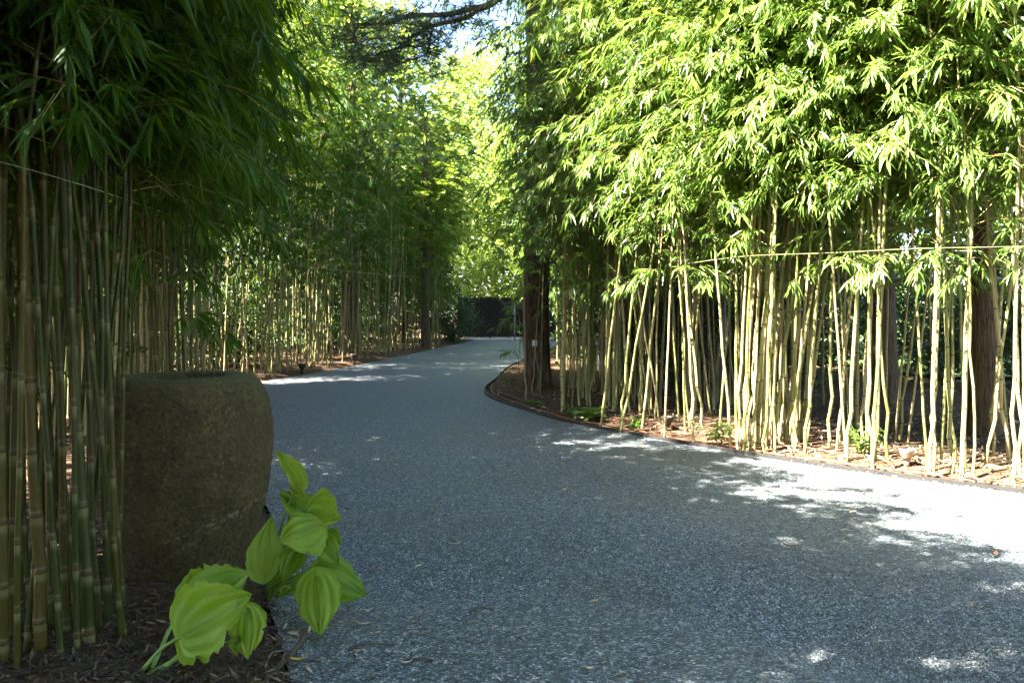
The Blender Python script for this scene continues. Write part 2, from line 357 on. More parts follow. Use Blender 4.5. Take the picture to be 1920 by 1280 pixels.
def on_road(x, y):
    """point between the two drive edges (by depth)"""
    ly = np.array([p.y for p in LS]); lx = np.array([p.x for p in LS]); ry = np.array([p.y for p in RS]); rx = np.array([p.x for p in RS])
    return (x > np.interp(y, ly, lx)) & (x < np.interp(y, ry, rx))

# loose chips on the drive (near the eye, where single stones can be seen)
def scatter_pieces(N, xs, ys, zs, smin, smax, flat, rg, kind='chip'):
    s = rg.uniform(smin, smax, N); a = rg.uniform(0, 2 * PI, N); ar = rg.uniform(0.55, 1.0, N)
    if kind == 'chip':
        base = np.array([(1, 0, -.3), (-.2, .9, -.3), (-.9, -.1, -.4), (.1, -.8, -.3), (.1, 0.05, .9)], np.float32)
        tri = np.array([(0, 1, 4), (1, 2, 4), (2, 3, 4), (3, 0, 4)])
    else:
        base = np.array([(-1, 0, 0), (-.2, .22, .06), (.3, .18, .10), (1, 0, .02), (.3, -.18, .03), (-.2, -.22, -.02)], np.float32)
        tri = np.array([(0, 5, 1), (1, 5, 4), (1, 4, 2), (2, 4, 3)])
    k = len(base); v = np.repeat(base[None], N, 0) * (1 + rg.uniform(-.25, .25, (N, k, 3)))
    v[:, :, 1] *= ar[:, None]; v[:, :, 2] *= flat
    tx, ty = rg.normal(0, .35, N), rg.normal(0, .35, N)
    v[:, :, 2] += v[:, :, 0] * tx[:, None] + v[:, :, 1] * ty[:, None]
    v *= s[:, None, None]
    ca, sa = np.cos(a)[:, None], np.sin(a)[:, None]
    x = v[:, :, 0] * ca - v[:, :, 1] * sa; y = v[:, :, 0] * sa + v[:, :, 1] * ca
    out = np.stack([x + xs[:, None], y + ys[:, None], v[:, :, 2] + zs[:, None]], 2)
    f = (tri[None] + (np.arange(N) * k)[:, None, None]).reshape(-1, 3)
    return out.reshape(-1, 3), f
N = 165000
d = 1 / rng.uniform(1 / 7.5, 1 / 2.2, N); xx = rng.uniform(-.72, .72, N) * d
ok = on_road(xx, d); xx, d = xx[ok], d[ok]
v, f = scatter_pieces(len(xx), xx, d, np.full(len(xx), 0.003), 0.0026, 0.0054, 0.55, rng)
mb = MB(); mb.add(v, f); stuff('gravel', mb.mesh('gravel_chips', ['chip'], False), 'grey blue crushed stone chips covering the driveway', 'gravel')
# dry litter on the beds
def bed_ok(x, y): return ~on_road(x, y)
N = 46000
d = 1 / rng.uniform(1 / 15, 1 / 2.1, N); xx = rng.uniform(-.70, .75, N) * d
ok = bed_ok(xx, d) & ~((np.hypot(xx + 1.40, d - 3.4) < .30)); xx, d = xx[ok], d[ok]
zz = np.array([zbed(Vector((a, b_, 0)), 0.3) for a, b_ in zip(xx, d)]) + 0.006
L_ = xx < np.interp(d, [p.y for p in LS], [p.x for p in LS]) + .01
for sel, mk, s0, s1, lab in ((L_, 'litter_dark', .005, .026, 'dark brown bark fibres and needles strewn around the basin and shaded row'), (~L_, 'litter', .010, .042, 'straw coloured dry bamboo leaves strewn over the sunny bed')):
    v, f = scatter_pieces(int(sel.sum()), xx[sel], d[sel], zz[sel], s0, s1, 1.0, rng, 'flake')
    mb = MB(); mb.add(v, f); stuff('leaf_litter', mb.mesh('leaf_litter', [mk], False), lab, 'leaf litter')
N = 900
d = 1 / rng.uniform(1 / 9, 1 / 2.2, N); e = rng.exponential(0.25, N); side = rng.random(N) < 0.5
lx = np.interp(d, [p.y for p in LS], [p.x for p in LS]); rx = np.interp(d, [p.y for p in RS], [p.x for p in RS])
xx = np.where(side, lx + e, rx - e); xx[:260] = rng.uniform(lx[:260], rx[:260])
v, f = scatter_pieces(N, xx, d, np.full(N, .012), 0.008, 0.026, 1.0, rng, 'flake')
mb = MB(); mb.add(v, f); stuff('leaf_litter', mb.mesh('verge_litter', ['litter'], False), 'tiny brown leaf crumbs blown along the drive edges', 'leaf litter')

# ------------------------------------------------------------------ bamboo
def leaves_into(mb, p, d, L, w, rg, mi, droop=0.22, lite=False):
    """p,d: (N,3); five-point folded leaf blades"""
    N = len(p); up = np.tile(np.array([0, 0, 1.0]), (N, 1)) + rg.normal(0, .45, (N, 3))
    d = d / np.linalg.norm(d, axis=1, keepdims=True)
    s = np.cross(d, up); s /= np.linalg.norm(s, axis=1, keepdims=True) + 1e-6; n = np.cross(s, d)
    L = L[:, None]; w = w[:, None]; g = np.array([0, 0, -1.0])
    c = p + d * L * .38 - n * w * .16 + g * L * droop * .15
    l = p + d * L * .36 + s * w * .5 + n * w * .10 + g * L * droop * .15; r = p + d * L * .36 - s * w * .5 + n * w * .10 + g * L * droop * .15
    t = p + d * L + g * L * droop
    if lite:
        mb.add(np.stack([p, l, t, r], 1).reshape(-1, 3), (np.array([(0, 2, 1), (0, 3, 2)])[None] + (np.arange(N) * 4)[:, None, None]).reshape(-1, 3), mi); return
    v = np.stack([p, l, c, r, t], 1).reshape(-1, 3); tri = np.array([(0, 2, 1), (0, 3, 2), (1, 2, 4), (2, 3, 4)])
    mb.add(v, (tri[None] + (np.arange(N) * 5)[:, None, None]).reshape(-1, 3), mi)

def bamboo_proto(seed, H, r0, z0, sides=7, kink=0.006, arch=0.9, leafL=0.104, twigs=11, dens=1.0, blen=0.85, basekink=0.0, cm='culm', lm='bleaf', lite=False):
    rd = random.Random(seed); rg = np.random.default_rng(seed)
    zs = [-0.06]; z = rd.uniform(.02, .10); sp = rd.uniform(.14, .19)
    while z < H: zs.append(z); z += sp; sp = min(sp * 1.13, .31 * rd.uniform(.88, 1.12))
    zs.append(H); px = py = 0; az = rd.uniform(0, 2 * PI); pts = []; vx, vy = 0.0, 0.0
    for i, z in enumerate(zs):
        kk = kink + (basekink * max(0, 1 - z / .9) if z > .05 else 0)
        if i % 2: vx, vy = rd.gauss(0, kk), rd.gauss(0, kk)
        px += vx * (1 if i % 2 else -.6); py += vy * (1 if i % 2 else -.6)
        t = z / H; pts.append(Vector((px + arch * max(0, t - .35) ** 2.2 * 2.0, py, z - arch * .22 * max(0, t - .5) ** 2)))
    def R(z): return r0 * max(.10, 1 - .80 * (max(z, 0) / H) ** 1.15)
    # culm
    mb = MB(); rings = []; 
    for i in range(len(pts)):
        p, z = pts[i], zs[i]; r = R(z)
        if i:
            q = pts[i - 1]; dz = (p - q).length; dr = (p - q).normalized()
            for fr, rr, a in ((.33, 1.0, 0), (.66, 1.0, 0)): rings.append((q.lerp(p, fr), R(q.z + dz * fr) * rr, a))
            rings.append((p - dr * .020, r * 1.0, .45)); rings.append((p - dr * .006, r * 1.02, .5))
            rings.append((p, r * 1.13, 1.0)); rings.append((p + dr * .007, r * 1.06, .9)); rings.append((p + dr * .016, r * .99, .3))
        else: rings.append((p, r, 0))
    vs, att = [], []
    for p, r, a in rings:
        for j in range(sides):
            an = 2 * PI * j / sides; vs.append((p.x + r * math.cos(an), p.y + r * math.sin(an), p.z)); att.append(a)
    k = len(rings); n = sides
    mb.add(vs, [(i * n + j, i * n + (j + 1) % n, (i + 1) * n + (j + 1) % n, (i + 1) * n + j) for i in range(k - 1) for j in range(n)], 0, att)
    culm = mb.mesh('culm', [cm], True, 'node')
    # crown
    mb = MB(); lp, ld = [], []
    for i in range(len(pts)):
        z = zs[i]
        if z < z0 * rd.uniform(.8, 1.1): continue
        tt = (z - z0) / (H - z0); nb = 3 if rd.random() < .6 else 4
        if tt < .12: nb = 1 + (rd.random() < .5)
        for b_ in range(nb if rd.random() < dens else 0):
            az = rd.uniform(0, 2 * PI); bl = blen * (0.55 + .75 * math.sin(PI * min(1, .15 + .8 * tt))) * rd.uniform(.6, 1.2)
            el = rd.uniform(.35, .95); dirv = Vector((math.cos(az) * math.cos(el), math.sin(az) * math.cos(el), math.sin(el)))
            def bp(t): return pts[i] + dirv * (bl * t) - Vector((0, 0, 1)) * (bl * .62 * t * t)
            bpts = [bp(t) for t in (0, .35, .7, 1)]
            add_tube(mb, bpts, [.0032, .0026, .0018, .001], 3, 1, False)
            for k2 in range(twigs):
                t = .22 + .78 * (k2 + rd.random() * .8) / twigs; o = bp(min(t, 1))
                fw = (bp(min(1, t + .05)) - bp(t - .05)).normalized()
                td = (fw * .9 + Vector((rd.gauss(0, .6), rd.gauss(0, .6), rd.gauss(-.25, .35)))).normalized(); tl = rd.uniform(.06, .17)
                if k2 % 2 == 0: add_tube(mb, [o, o + td * tl], [.0013, .0008], 3, 1, False)
                m_ = rd.randint(4, 7)
                for q in range(m_):
                    f_ = q / (m_ - 1); sgn = 1 if q % 2 else -1
                    sdv = td.cross(Vector((0, 0, 1))); sdv = sdv.normalized() if sdv.length > .01 else Vector((1, 0, 0))
                    dd = (td + sdv * sgn * (.75 - .5 * f_) + Vector((rd.gauss(0, .25), rd.gauss(0, .25), -.35 + rd.gauss(0, .25))))
                    lp.append(o + td * tl * (.35 + .65 * f_)); ld.append(dd)
    lp = np.array(lp); ld = np.array(ld); N = len(lp)
    L = leafL * rg.uniform(.65, 1.25, N); leaves_into(mb, lp, ld, L, L * rg.uniform(.14, .205, N), rg, 0, lite=lite)
    return culm, mb.mesh('crown', [lm, 'twig'], False), mb, H
protos = [bamboo_proto(100 + i, [5.4, 6.0, 5.0, 5.7, 6.3, 5.2, 5.8, 6.1][i], [.0125, .0150, .0105, .0140, .0165, .0095, .0130, .0145][i], [1.55, 1.75, 1.5, 1.9, 1.8, 1.6, 1.45, 2.0][i], basekink=.008 if i % 3 else .020, kink=.0045) for i in range(8)]
protos.append(bamboo_proto(140, 5.6, .013, 2.75, basekink=.02, blen=.6, twigs=7))
protos.append(bamboo_proto(141, 2.3, .006, .55, basekink=.01, blen=.38, twigs=6, dens=.75))
lows = [bamboo_proto(160 + i, [5.4, 6.0, 5.0, 5.7, 6.3, 5.2, 5.8, 6.1][i], .017, [1.3, 1.55, 1.2, 1.7][i % 4], sides=5, leafL=.19, twigs=5, lite=True) for i in range(8)]
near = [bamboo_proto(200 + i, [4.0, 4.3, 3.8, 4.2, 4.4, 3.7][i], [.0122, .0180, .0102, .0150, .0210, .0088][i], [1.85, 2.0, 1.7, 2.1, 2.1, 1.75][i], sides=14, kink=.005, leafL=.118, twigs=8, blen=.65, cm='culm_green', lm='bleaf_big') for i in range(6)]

def recrown(pr, mk):
    c = pr[1].copy(); c.materials[0] = M[mk]; return (pr[0], c, pr[2], pr[3])
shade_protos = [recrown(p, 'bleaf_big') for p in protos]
def place(pr, x, y, spin, lean=(0, 0), s=1.0, label='', group=None, z=-0.0):
    t = thing('bamboo_stalk', label, 'bamboo', (x, y, z), group)
    v = Vector((lean[0], lean[1], 1)).normalized()
    t.rotation_mode = 'QUATERNION'; t.rotation_quaternion = v.to_track_quat('Z', 'Y') @ Quaternion((0, 0, 1), spin)
    t.scale = (s, s, s)
    c = obj('culm', pr[0], t); l = obj('crown', pr[1], t); l['kind'] = 'stuff'
    return t
ORD = 'first second third fourth fifth sixth seventh eighth ninth tenth eleventh twelfth thirteenth fourteenth fifteenth sixteenth seventeenth eighteenth nineteenth twentieth'.split()
def ordn(i):
    if i <= 20: return ORD[i - 1]
    tens = ['twenty', 'thirty', 'forty', 'fifty', 'sixty', 'seventy', 'eighty', 'ninety'][i // 10 - 2]
    return tens + '-' + ORD[i % 10 - 1] if i % 10 else tens[:-1] + 'ieth'
rd = random.Random(11)

# near clump on the left, beside the basin: (base px, depth, px at row 300, kind)
NEAR = [(78, 2.50, 30, 4), (100, 2.72, 78, 3), (172, 2.55, 118, 1), (18, 2.62, 24, 0), (128, 2.66, 112, 0), (140, 2.85, 150, 2), (248, 2.62, 152, 2), (238, 2.86, 182, 5),
        (204, 2.74, 170, 0), (196, 2.92, 212, 5), (118, 2.45, 62, 2), (52, 2.85, 66, 5), (6, 2.42, -14, 1), (36, 2.95, 58, 0), (88, 3.05, 132, 2), (62, 2.66, 8, 5), (156, 3.0, 138, 5),
        (182, 2.95, 96, 5), (28, 2.38, 60, 5), (-18, 2.6, 6, 3), (110, 3.2, 190, 2), (-6, 2.9, 28, 2), (148, 2.48, 134, 5), (70, 3.3, 102, 0), (134, 3.35, 222, 2), (12, 3.2, -8, 0), (46, 3.4, 40, 2), (190, 3.1, 232, 2)]
NEAR += [(214, 3.0, 176, 5), (44, 2.5, 96, 2), (150, 2.7, 60, 5), (140, 2.8, 226, 5), (226, 2.60, 196, 2), (212, 2.78, 160, 5), (186, 2.66, 144, 2), (160, 2.78, 172, 5), (218, 2.92, 236, 5)]
NEAR.sort(key=lambda a: a[0])
looks = ['slender green', 'stout olive green', 'slim streaked', 'mid sized olive', 'thick olive green', 'thin']
for i, (bx, dd, tx, k) in enumerate(NEAR):
    b0 = P(bx, 0, dd); b1 = P(tx, 300, dd); lx = (b1.x - b0.x) / b1.z
    place(near[k], b0.x, dd, rd.uniform(-.9, .9), (lx, rd.uniform(-.02, .02)), rd.uniform(.95, 1.08), f'{looks[k]} bamboo stalk, {ordn(i + 1)} from picture edge in foreground clump by basin', 'foreground bamboo clump beside the basin', z=-rd.uniform(0, .22))
# second clump, behind the basin
BEH = [(308, 4.9, 262, 1), (332, 5.2, 292, 0), (322, 4.7, 300, 2), (346, 5.3, 318, 0), (300, 5.3, 280, 5), (286, 5.0, 274, 2), (274, 4.8, 290, 2), (262, 5.4, 250, 5), (354, 5.0, 330, 5), (340, 5.7, 344, 2), (312, 5.9, 330, 0),
       (250, 5.2, 268, 2), (238, 4.9, 226, 5), (292, 5.8, 300, 5), (276, 6.1, 262, 2), (360, 6.0, 352, 5), (226, 5.6, 240, 2), (268, 4.6, 236, 5)]
BEH.sort(key=lambda a: a[0])
for i, (bx, dd, tx, k) in enumerate(BEH):
    b0 = P(bx, 0, dd); b1 = P(tx, 300, dd); lx = (b1.x - b0.x) / b1.z
    place(near[k], b0.x, dd, rd.uniform(-1.2, 1.2), (lx, rd.uniform(-.02, .02)), 1.1, f'{looks[k]} bamboo stalk, {ordn(i + 1)} from left in clump behind stone basin', 'bamboo clump behind the basin')

def along(line, t):
    k = t * (len(line) - 1); i = min(int(k), len(line) - 2); return line[i].lerp(line[i + 1], k - i)
LROW = smooth_line([(-2.9, 6.2), (-3.75, 8.3), (-4.25, 10), (-4.4, 11.5), (-4.35, 13.2), (-3.75, 16.5), (-3.2, 21), (-2.5, 27), (-2.15, 31.5)], 8)
for i in range(96):
    t = (i + rd.random()) / 96; p = along(LROW, t ** 1.15); off = abs(rd.gauss(0, .55)) + .05
    x, y = p.x - off, p.y + rd.gauss(0, .1)
    if abs(y - (13.4 + (x + 3.5) * .36)) < .55 and rd.random() < .8: y += rd.choice((-1.1, 1.1))
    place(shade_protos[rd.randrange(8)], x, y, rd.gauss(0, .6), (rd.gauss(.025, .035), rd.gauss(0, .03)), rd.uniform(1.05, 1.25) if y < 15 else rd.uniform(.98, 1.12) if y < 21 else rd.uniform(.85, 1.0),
          *[q for lim, *q in ((12.6, 'thin shaded bamboo stalk of the row between the stone basin and its sun gap', 'shaded row, part next to the basin'), (16.6, 'thin bamboo stalk of the shaded row beside its two garden lights', 'shaded row, part beside the garden lights'),
              (20.6, 'thin bamboo stalk of the shaded row before the broad reddish trunk', 'shaded row, part before the reddish trunk'), (26, 'thin bamboo stalk of the shaded row between reddish trunk and feathery tree', 'shaded row, part below the feathery tree'), (99, 'thin bamboo stalk at the gate end of the shaded row', 'shaded row, gate end')) if y < lim][0])

# right row, front stalks traced from the photograph: base px, base row, px at row 500, kind
RF = [(972, 722, 978, 9), (996, 742, 1012, 8), (988, 752, 984, 3), (1012, 748, 1018, 1), (1020, 728, 1036, 8), (1057, 772, 1064, 2), (1074, 770, 1082, 5), (1098, 766, 1150, 0), (1126, 802, 1160, 0), (1158, 806, 1186, 3), (1163, 812, 1217, 0), (1204, 806, 1234, 0),
      (1222, 790, 1178, 2), (1240, 796, 1192, 5), (1246, 822, 1257, 2), (1274, 800, 1258, 2), (1290, 812, 1270, 5), (1299, 834, 1284, 0), (1326, 812, 1286, 3), (1334, 792, 1302, 2), (1371, 842, 1342, 0)]
for i in range(34):
    bx = 1380 + i * 3.75 + rd.uniform(-3, 3); RF.append((bx, 826 + rd.uniform(0, 30), bx + 26 - abs(i - 14) * .6 + rd.gauss(0, 12), rd.choice((0, 3, 7, 1, 6))))
RF += [(1512, 840, 1556, 0), (1508, 836, 1520, 2), (1551, 848, 1556, 3), (1568, 852, 1598, 0), (1584, 868, 1608, 1), (1598, 846, 1572, 2), (1606, 842, 1632, 3), (1626, 858, 1640, 0), (1640, 884, 1662, 1), (1648, 870, 1648, 3),
       (1664, 872, 1640, 0), (1677, 836, 1700, 2), (1686, 834, 1730, 0), (1700, 838, 1742, 2), (1741, 896, 1758, 1), (1752, 888, 1774, 0), (1763, 880, 1786, 2), (1778, 892, 1764, 3), (1792, 880, 1794, 0), (1803, 902, 1826, 4),
       (1811, 892, 1808, 2), (1832, 908, 1828, 5), (1862, 872, 1880, 0), (1894, 884, 1864, 3), (1911, 902, 1903, 0), (1922, 908, 1916, 2)]
for i in range(16):
    bx = rd.uniform(1080, 1915); by = np.interp(bx, [910, 1000, 1130, 1300, 1480, 1750, 1920], [735, 775, 805, 835, 865, 905, 925]) - rd.uniform(6, 45); RF.append((bx, by, bx + rd.gauss(5, 22), rd.choice((0, 2, 5, 6))))
RF.sort(key=lambda a: a[0])
for i, (bx, by, tx, k) in enumerate(RF):
    g = G(bx, by); b1 = P(tx, 500, g.y); lx = (b1.x - g.x) / b1.z
    side = 'pale sunlit' if bx > 1360 else ('half lit' if bx > 1090 else 'slim shaded')
    place(protos[k], g.x, g.y, rd.gauss(PI * .25, .9), (lx, rd.gauss(0, .02)), .72 if bx < 1030 and k != 9 else 1.0,
          f'{side} bamboo stalk, {ordn(i + 1)} from the pine trunk in the front row', 'front bamboo row on the sunny side of the drive', z=-.01)
# right row, deeper stalks
FENCE = [(8.6, 7.9), (5.2, 8.1), (2.18, 8.25), (1.75, 10.2), (1.5, 12.5), (1.7, 16)]
for i in range(52):
    t = rd.random()
    if i < 34: y = rd.uniform(8.4, 13.0); x0 = np.interp(y, [8.25, 10.2, 12.5, 16], [.62, .25, .85, 1.0]); x = rd.uniform(x0, x0 + 1.15) + (.3 if y > 10 else 0)
    else:
        x = rd.uniform(1.9, 5.2); ye = np.interp(x, [.87, 2.08, 3.15, 5.3], [7.67, 6, 4.93, 3.4]); y = min(rd.uniform(ye + .9, ye + 2.2), 8.0)
    place(protos[rd.randrange(8)], x, y, rd.uniform(0, 2 * PI), (rd.gauss(0, .035), rd.gauss(0, .03)), rd.uniform(.72, .86) if y > 10 else rd.uniform(.9, 1.08),
          *(('slim bamboo stalk right behind the pine trunk, beside the fence bend', 'bamboo behind the pine') if y > 10.5 else ('slim dark bamboo stalk behind the half lit front stalks near the fern', 'bamboo behind the fern') if i < 34 else ('bamboo stalk between the sunlit front row and the wire fence', 'bamboo between sunlit row and fence')))

# the rest of the groves, too deep to be told apart
def thicket(name, spots, label, lm='bleaf', bare=(), cm='culm'):
    mb = MB()
    for (x, y, lx, ly, r, h) in bare:                                  # stalks whose tops are lost in the mass
        k1, k2 = rd.gauss(0, .02), rd.gauss(0, .02)
        add_tube(mb, [(x, y, -.05), (x + lx * .3 + k1, y + ly * .3, .3), (x + lx, y + ly + k2, 1.0), (x + lx * 2.1, y + ly * 2.1, 2.1), (x + lx * h, y + ly * h, h)], [r, r, r * .95, r * .85, r * .4], 5, 2, False)
    for (x, y, spin, s, k) in spots:
        cu, cr, cmb, H = lows[k]; ca, sa = math.cos(spin), math.sin(spin)
        nv = len(cu.vertices); v = np.empty(nv * 3, np.float32); cu.vertices.foreach_get('co', v); v = v.reshape(-1, 3)
        q = np.empty(len(cu.loops), np.int32); cu.loops.foreach_get('vertex_index', q)
        rot = np.array([(ca, sa, 0), (-sa, ca, 0), (0, 0, 1)], np.float32)
        mb.add(v @ rot * s + np.array([x, y, 0], np.float32), q.reshape(-1, 4), 2)
        allv = np.concatenate(cmb.v) @ rot * s + np.array([x, y, 0], np.float32); base = mb.n
        mb.v.append(allv.astype(np.float32)); mb.n += len(allv); mb.att.append(np.zeros(len(allv), np.float32))
        for f_, m_ in zip(cmb.f, cmb.m): mb.f.append(f_ + base); mb.m.append(m_)
    return stuff(name, mb.mesh(name, [lm, 'twig', cm], False), label, 'bamboo grove')
sp = []
for i in range(116):
    t = rd.random(); p = along(LROW, t); q = (p.x - rd.uniform(1.0, 2.3), p.y + rd.gauss(0, .2), rd.gauss(0, 1.2), rd.uniform(1.0, 1.15) if p.y < 15 else rd.uniform(.9, 1.05), rd.randrange(8))
    if abs(q[1] - (13.4 + (q[0] + 3.5) * .36)) > .9: sp.append(q)
bare = []
for i in range(330):
    p = along(LROW, rd.random() ** 1.1); off = rd.uniform(.1, 1.9); x, y = p.x - off, p.y + rd.gauss(0, .2)
    if abs(y - (13.4 + (x + 3.5) * .36)) > .35: bare.append((x, y, rd.gauss(.01, .05), rd.gauss(0, .04), rd.uniform(.009, .019), rd.uniform(3.2, 4.2)))
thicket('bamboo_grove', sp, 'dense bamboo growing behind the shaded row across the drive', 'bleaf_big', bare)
sp = []
for i in range(60):
    y = rd.uniform(-2.5, 1.4) if i < 34 else rd.uniform(1.2, 5.2); sp.append((-2.1 - rd.uniform(0, 1.9), y, rd.gauss(0, 1.2), rd.uniform(.95, 1.15) if y < 1.2 else rd.uniform(.64, .74), rd.randrange(8)))
for i in range(20):
    y = rd.uniform(5.2, 9.5); sp.append((-3.3 - .22 * (y - 5.2) - rd.uniform(.1, 1.8), y, rd.gauss(0, 1.2), rd.uniform(.82, .95), rd.randrange(8)))
for i in range(7): sp.append((rd.uniform(-2.7, -2.0), rd.uniform(2.0, 3.1), rd.gauss(0, 1.2), rd.uniform(.58, .66), rd.randrange(8)))
for i in range(9): sp.append((rd.uniform(-3.6, -2.5), rd.uniform(3.1, 4.3), rd.gauss(0, 1.2), rd.uniform(.76, .84), rd.randrange(8)))
for i in range(12): sp.append((rd.uniform(-4.0, -3.0), rd.uniform(3.6, 5.3), rd.gauss(0, 1.2), rd.uniform(.80, .88), rd.randrange(8)))
bare = [(-1.9 - rd.uniform(0, 2.2), rd.uniform(2.6, 7.5), rd.gauss(0, .06), rd.gauss(0, .04), rd.uniform(.009, .018), rd.uniform(3.0, 3.8)) for i in range(30)]
bare = [q for q in bare if math.hypot(q[0] + 1.4, q[1] - 3.4) > .6 and q[0] < np.interp(q[1], [p.y for p in LS], [p.x for p in LS]) - .35]
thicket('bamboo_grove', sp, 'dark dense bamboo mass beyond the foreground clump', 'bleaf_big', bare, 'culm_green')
sp = []
for i in range(22):
    y = rd.uniform(13.5, 30); x = np.interp(y, [13.5, 18.3, 27, 35], [.35, .7, 2.0, 2.8]) + rd.uniform(0, 1.3); sp.append((x, y, rd.gauss(PI, 1.2), rd.uniform(.9, 1.1), rd.randrange(8)))
for i in range(26):
    y = rd.uniform(8.8, 15.5); x = np.interp(y, [8.25, 10.2, 12.5, 16], [2.5, 2.0, 1.8, 2.0]) + rd.uniform(0, 1.7); sp.append((x, y, rd.uniform(0, 6.28), rd.uniform(.8, 1.0), rd.randrange(8)))
bare = []
for i in range(120):
    y = rd.uniform(8.6, 15); x = np.interp(y, [8.25, 10.2, 12.5, 16], [1.1, .75, 1.1, 1.2]) + rd.uniform(0, 2.2); bare.append((x, y, rd.gauss(0, .05), rd.gauss(0, .04), rd.uniform(.008, .016), rd.uniform(3, 4)))
thicket('bamboo_grove', sp, 'bamboo lining the bend of the drive behind the pine trunk', 'bleaf', bare)

# ------------------------------------------------------------------ stone basin
def make_basin():
    root = thing('stone_basin', 'big barrel shaped brown stone basin standing beside foreground bamboo', 'basin', (-1.395, 3.40, 0)); root.scale = (.955, .955, .985)
    prof = [(.225, -.03), (.258, .04), (.300, .14), (.337, .26), (.363, .38), (.376, .50), (.375, .60), (.365, .69), (.350, .76), (.335, .805), (.316, .835), (.292, .851), (.26, .858), (.22, .859), (.175, .855)]
    out = []
    for i in range(len(prof) - 1):
        for k in range(11): t = k / 11; out.append((prof[i][0] * (1 - t) + prof[i + 1][0] * t, prof[i][1] * (1 - t) + prof[i + 1][1] * t))
    out.append(prof[-1]); n = 300; vs = []
    for r, z in out:
        for j in range(n):
            a = 2 * PI * j / n; p = Vector((math.cos(a), math.sin(a), z * 2.0))
            dr = .010 * noise.noise(p * 1.7) + .006 * noise.noise(p * 6) + .0035 * noise.noise(p * 17) + .003 * noise.noise(p * 38) + .0022 * noise.noise(p * 75)
            dz = .004 * noise.noise(p * 5 + Vector((3, 1, 0))) if z > .84 else 0
            vs.append(((r + dr) * math.cos(a), (r + dr) * math.sin(a), z + dz))
    mb = MB(); mb.add(vs, [(i * n + j, i * n + (j + 1) % n, (i + 1) * n + (j + 1) % n, (i + 1) * n + j) for i in range(len(out) - 1) for j in range(n)])
    obj('basin_body', mb.mesh('basin_body', ['stone']), root)
    mb = MB(); add_lathe(mb, [(.1765, .8545), (.168, .842), (.160, .80), (.150, .72), (.12, .66), (.06, .64), (.001, .635)], 48)
    obj('basin_hollow', mb.mesh('basin_hollow', ['stone']), root)
make_basin()

# ------------------------------------------------------------------ hosta
def hosta_leaf_mesh(base, tip, width, nrm, cup=.25, droop=.15, fold=0.0, ragged=0.0, seed=0):
    ax = tip - base; L = ax.length; ax.normalize(); side = ax.cross(nrm).normalized(); n = side.cross(ax).normalized()
    U, Vn = 22, 25; vs, att = [], []; rr = random.Random(seed)
    rag = [rr.uniform(-1, 1) for _ in range(U + 1)]
    for i in range(U + 1):
        u = i / U; w = width * .5 * (math.sin(PI * min(1, u ** .62)) ** .72 if u < 1 else 0) * (1 - .25 * u ** 3)
        if i in (0, U): w = .0015
        for j in range(Vn):
            v = -1 + 2 * j / (Vn - 1)
            ph = v * 6.5 * PI * (.55 + .45 * (1 - u)) ; ridge = abs(math.cos(ph / 2)) if abs(v) > .04 else 0
            back = .16 * L * (abs(v) ** 1.5) * max(0, 1 - u * 3.2)
            wj = w * (1 + (ragged + .035) * rag[i] * (abs(v) ** 6)); wj *= 1 - (.22 * abs(v) ** 5 if (i % 9 == (seed * 5) % 9 and v * (1 if seed % 2 else -1) > .5) else 0)
            p = base + ax * (u * L - back) + side * (v * wj) + n * (cup * w * (abs(v) ** 1.6) - droop * L * u * u + (ridge - .5) * .0065 * min(1, w / (.2 * width)) + fold * w * abs(v))
            p += n * .012 * noise.noise(Vector((u * 3 + seed, v * 2, seed * 1.7)))
            vs.append(p); att.append(ridge)
    mb = MB(); mb.add([tuple(p) for p in vs], [(i * Vn + j, i * Vn + j + 1, (i + 1) * Vn + j + 1, (i + 1) * Vn + j) for i in range(U) for j in range(Vn - 1)], 0, att)
    return mb.mesh('hosta_leaf', ['hosta'], True, 'vein')
def hosta(label, root_pt, leaves):
    root = thing('hosta_plant', label, 'plant', root_pt); o = Vector(root_pt)
    for k, (b0, t0, wd, nrm, cup, droop, fold, rag) in enumerate(leaves):
        B, T = P(*b0), P(*t0)
        lf = obj('leaf', hosta_leaf_mesh(B - o, T - o, wd, Vector(nrm), cup, droop, fold, rag, k), root)
        st = Vector((random.Random(k).uniform(-.03, .03), random.Random(k + 9).uniform(-.03, .03), .0))
        q = B - o; mid = st.lerp(q, .55) + Vector((0, 0, .015 + .05 * q.z)); mb = MB()
        add_tube(mb, smooth_line([st, mid, q + (T - B).normalized() * .006], 5), [.0075 - .0004 * i for i in range(11)], 7)
        obj('leaf_stalk', mb.mesh('leaf_stalk', ['stalk']), lf)
cu = (0, -1, .45)
g = G(508, 1128)
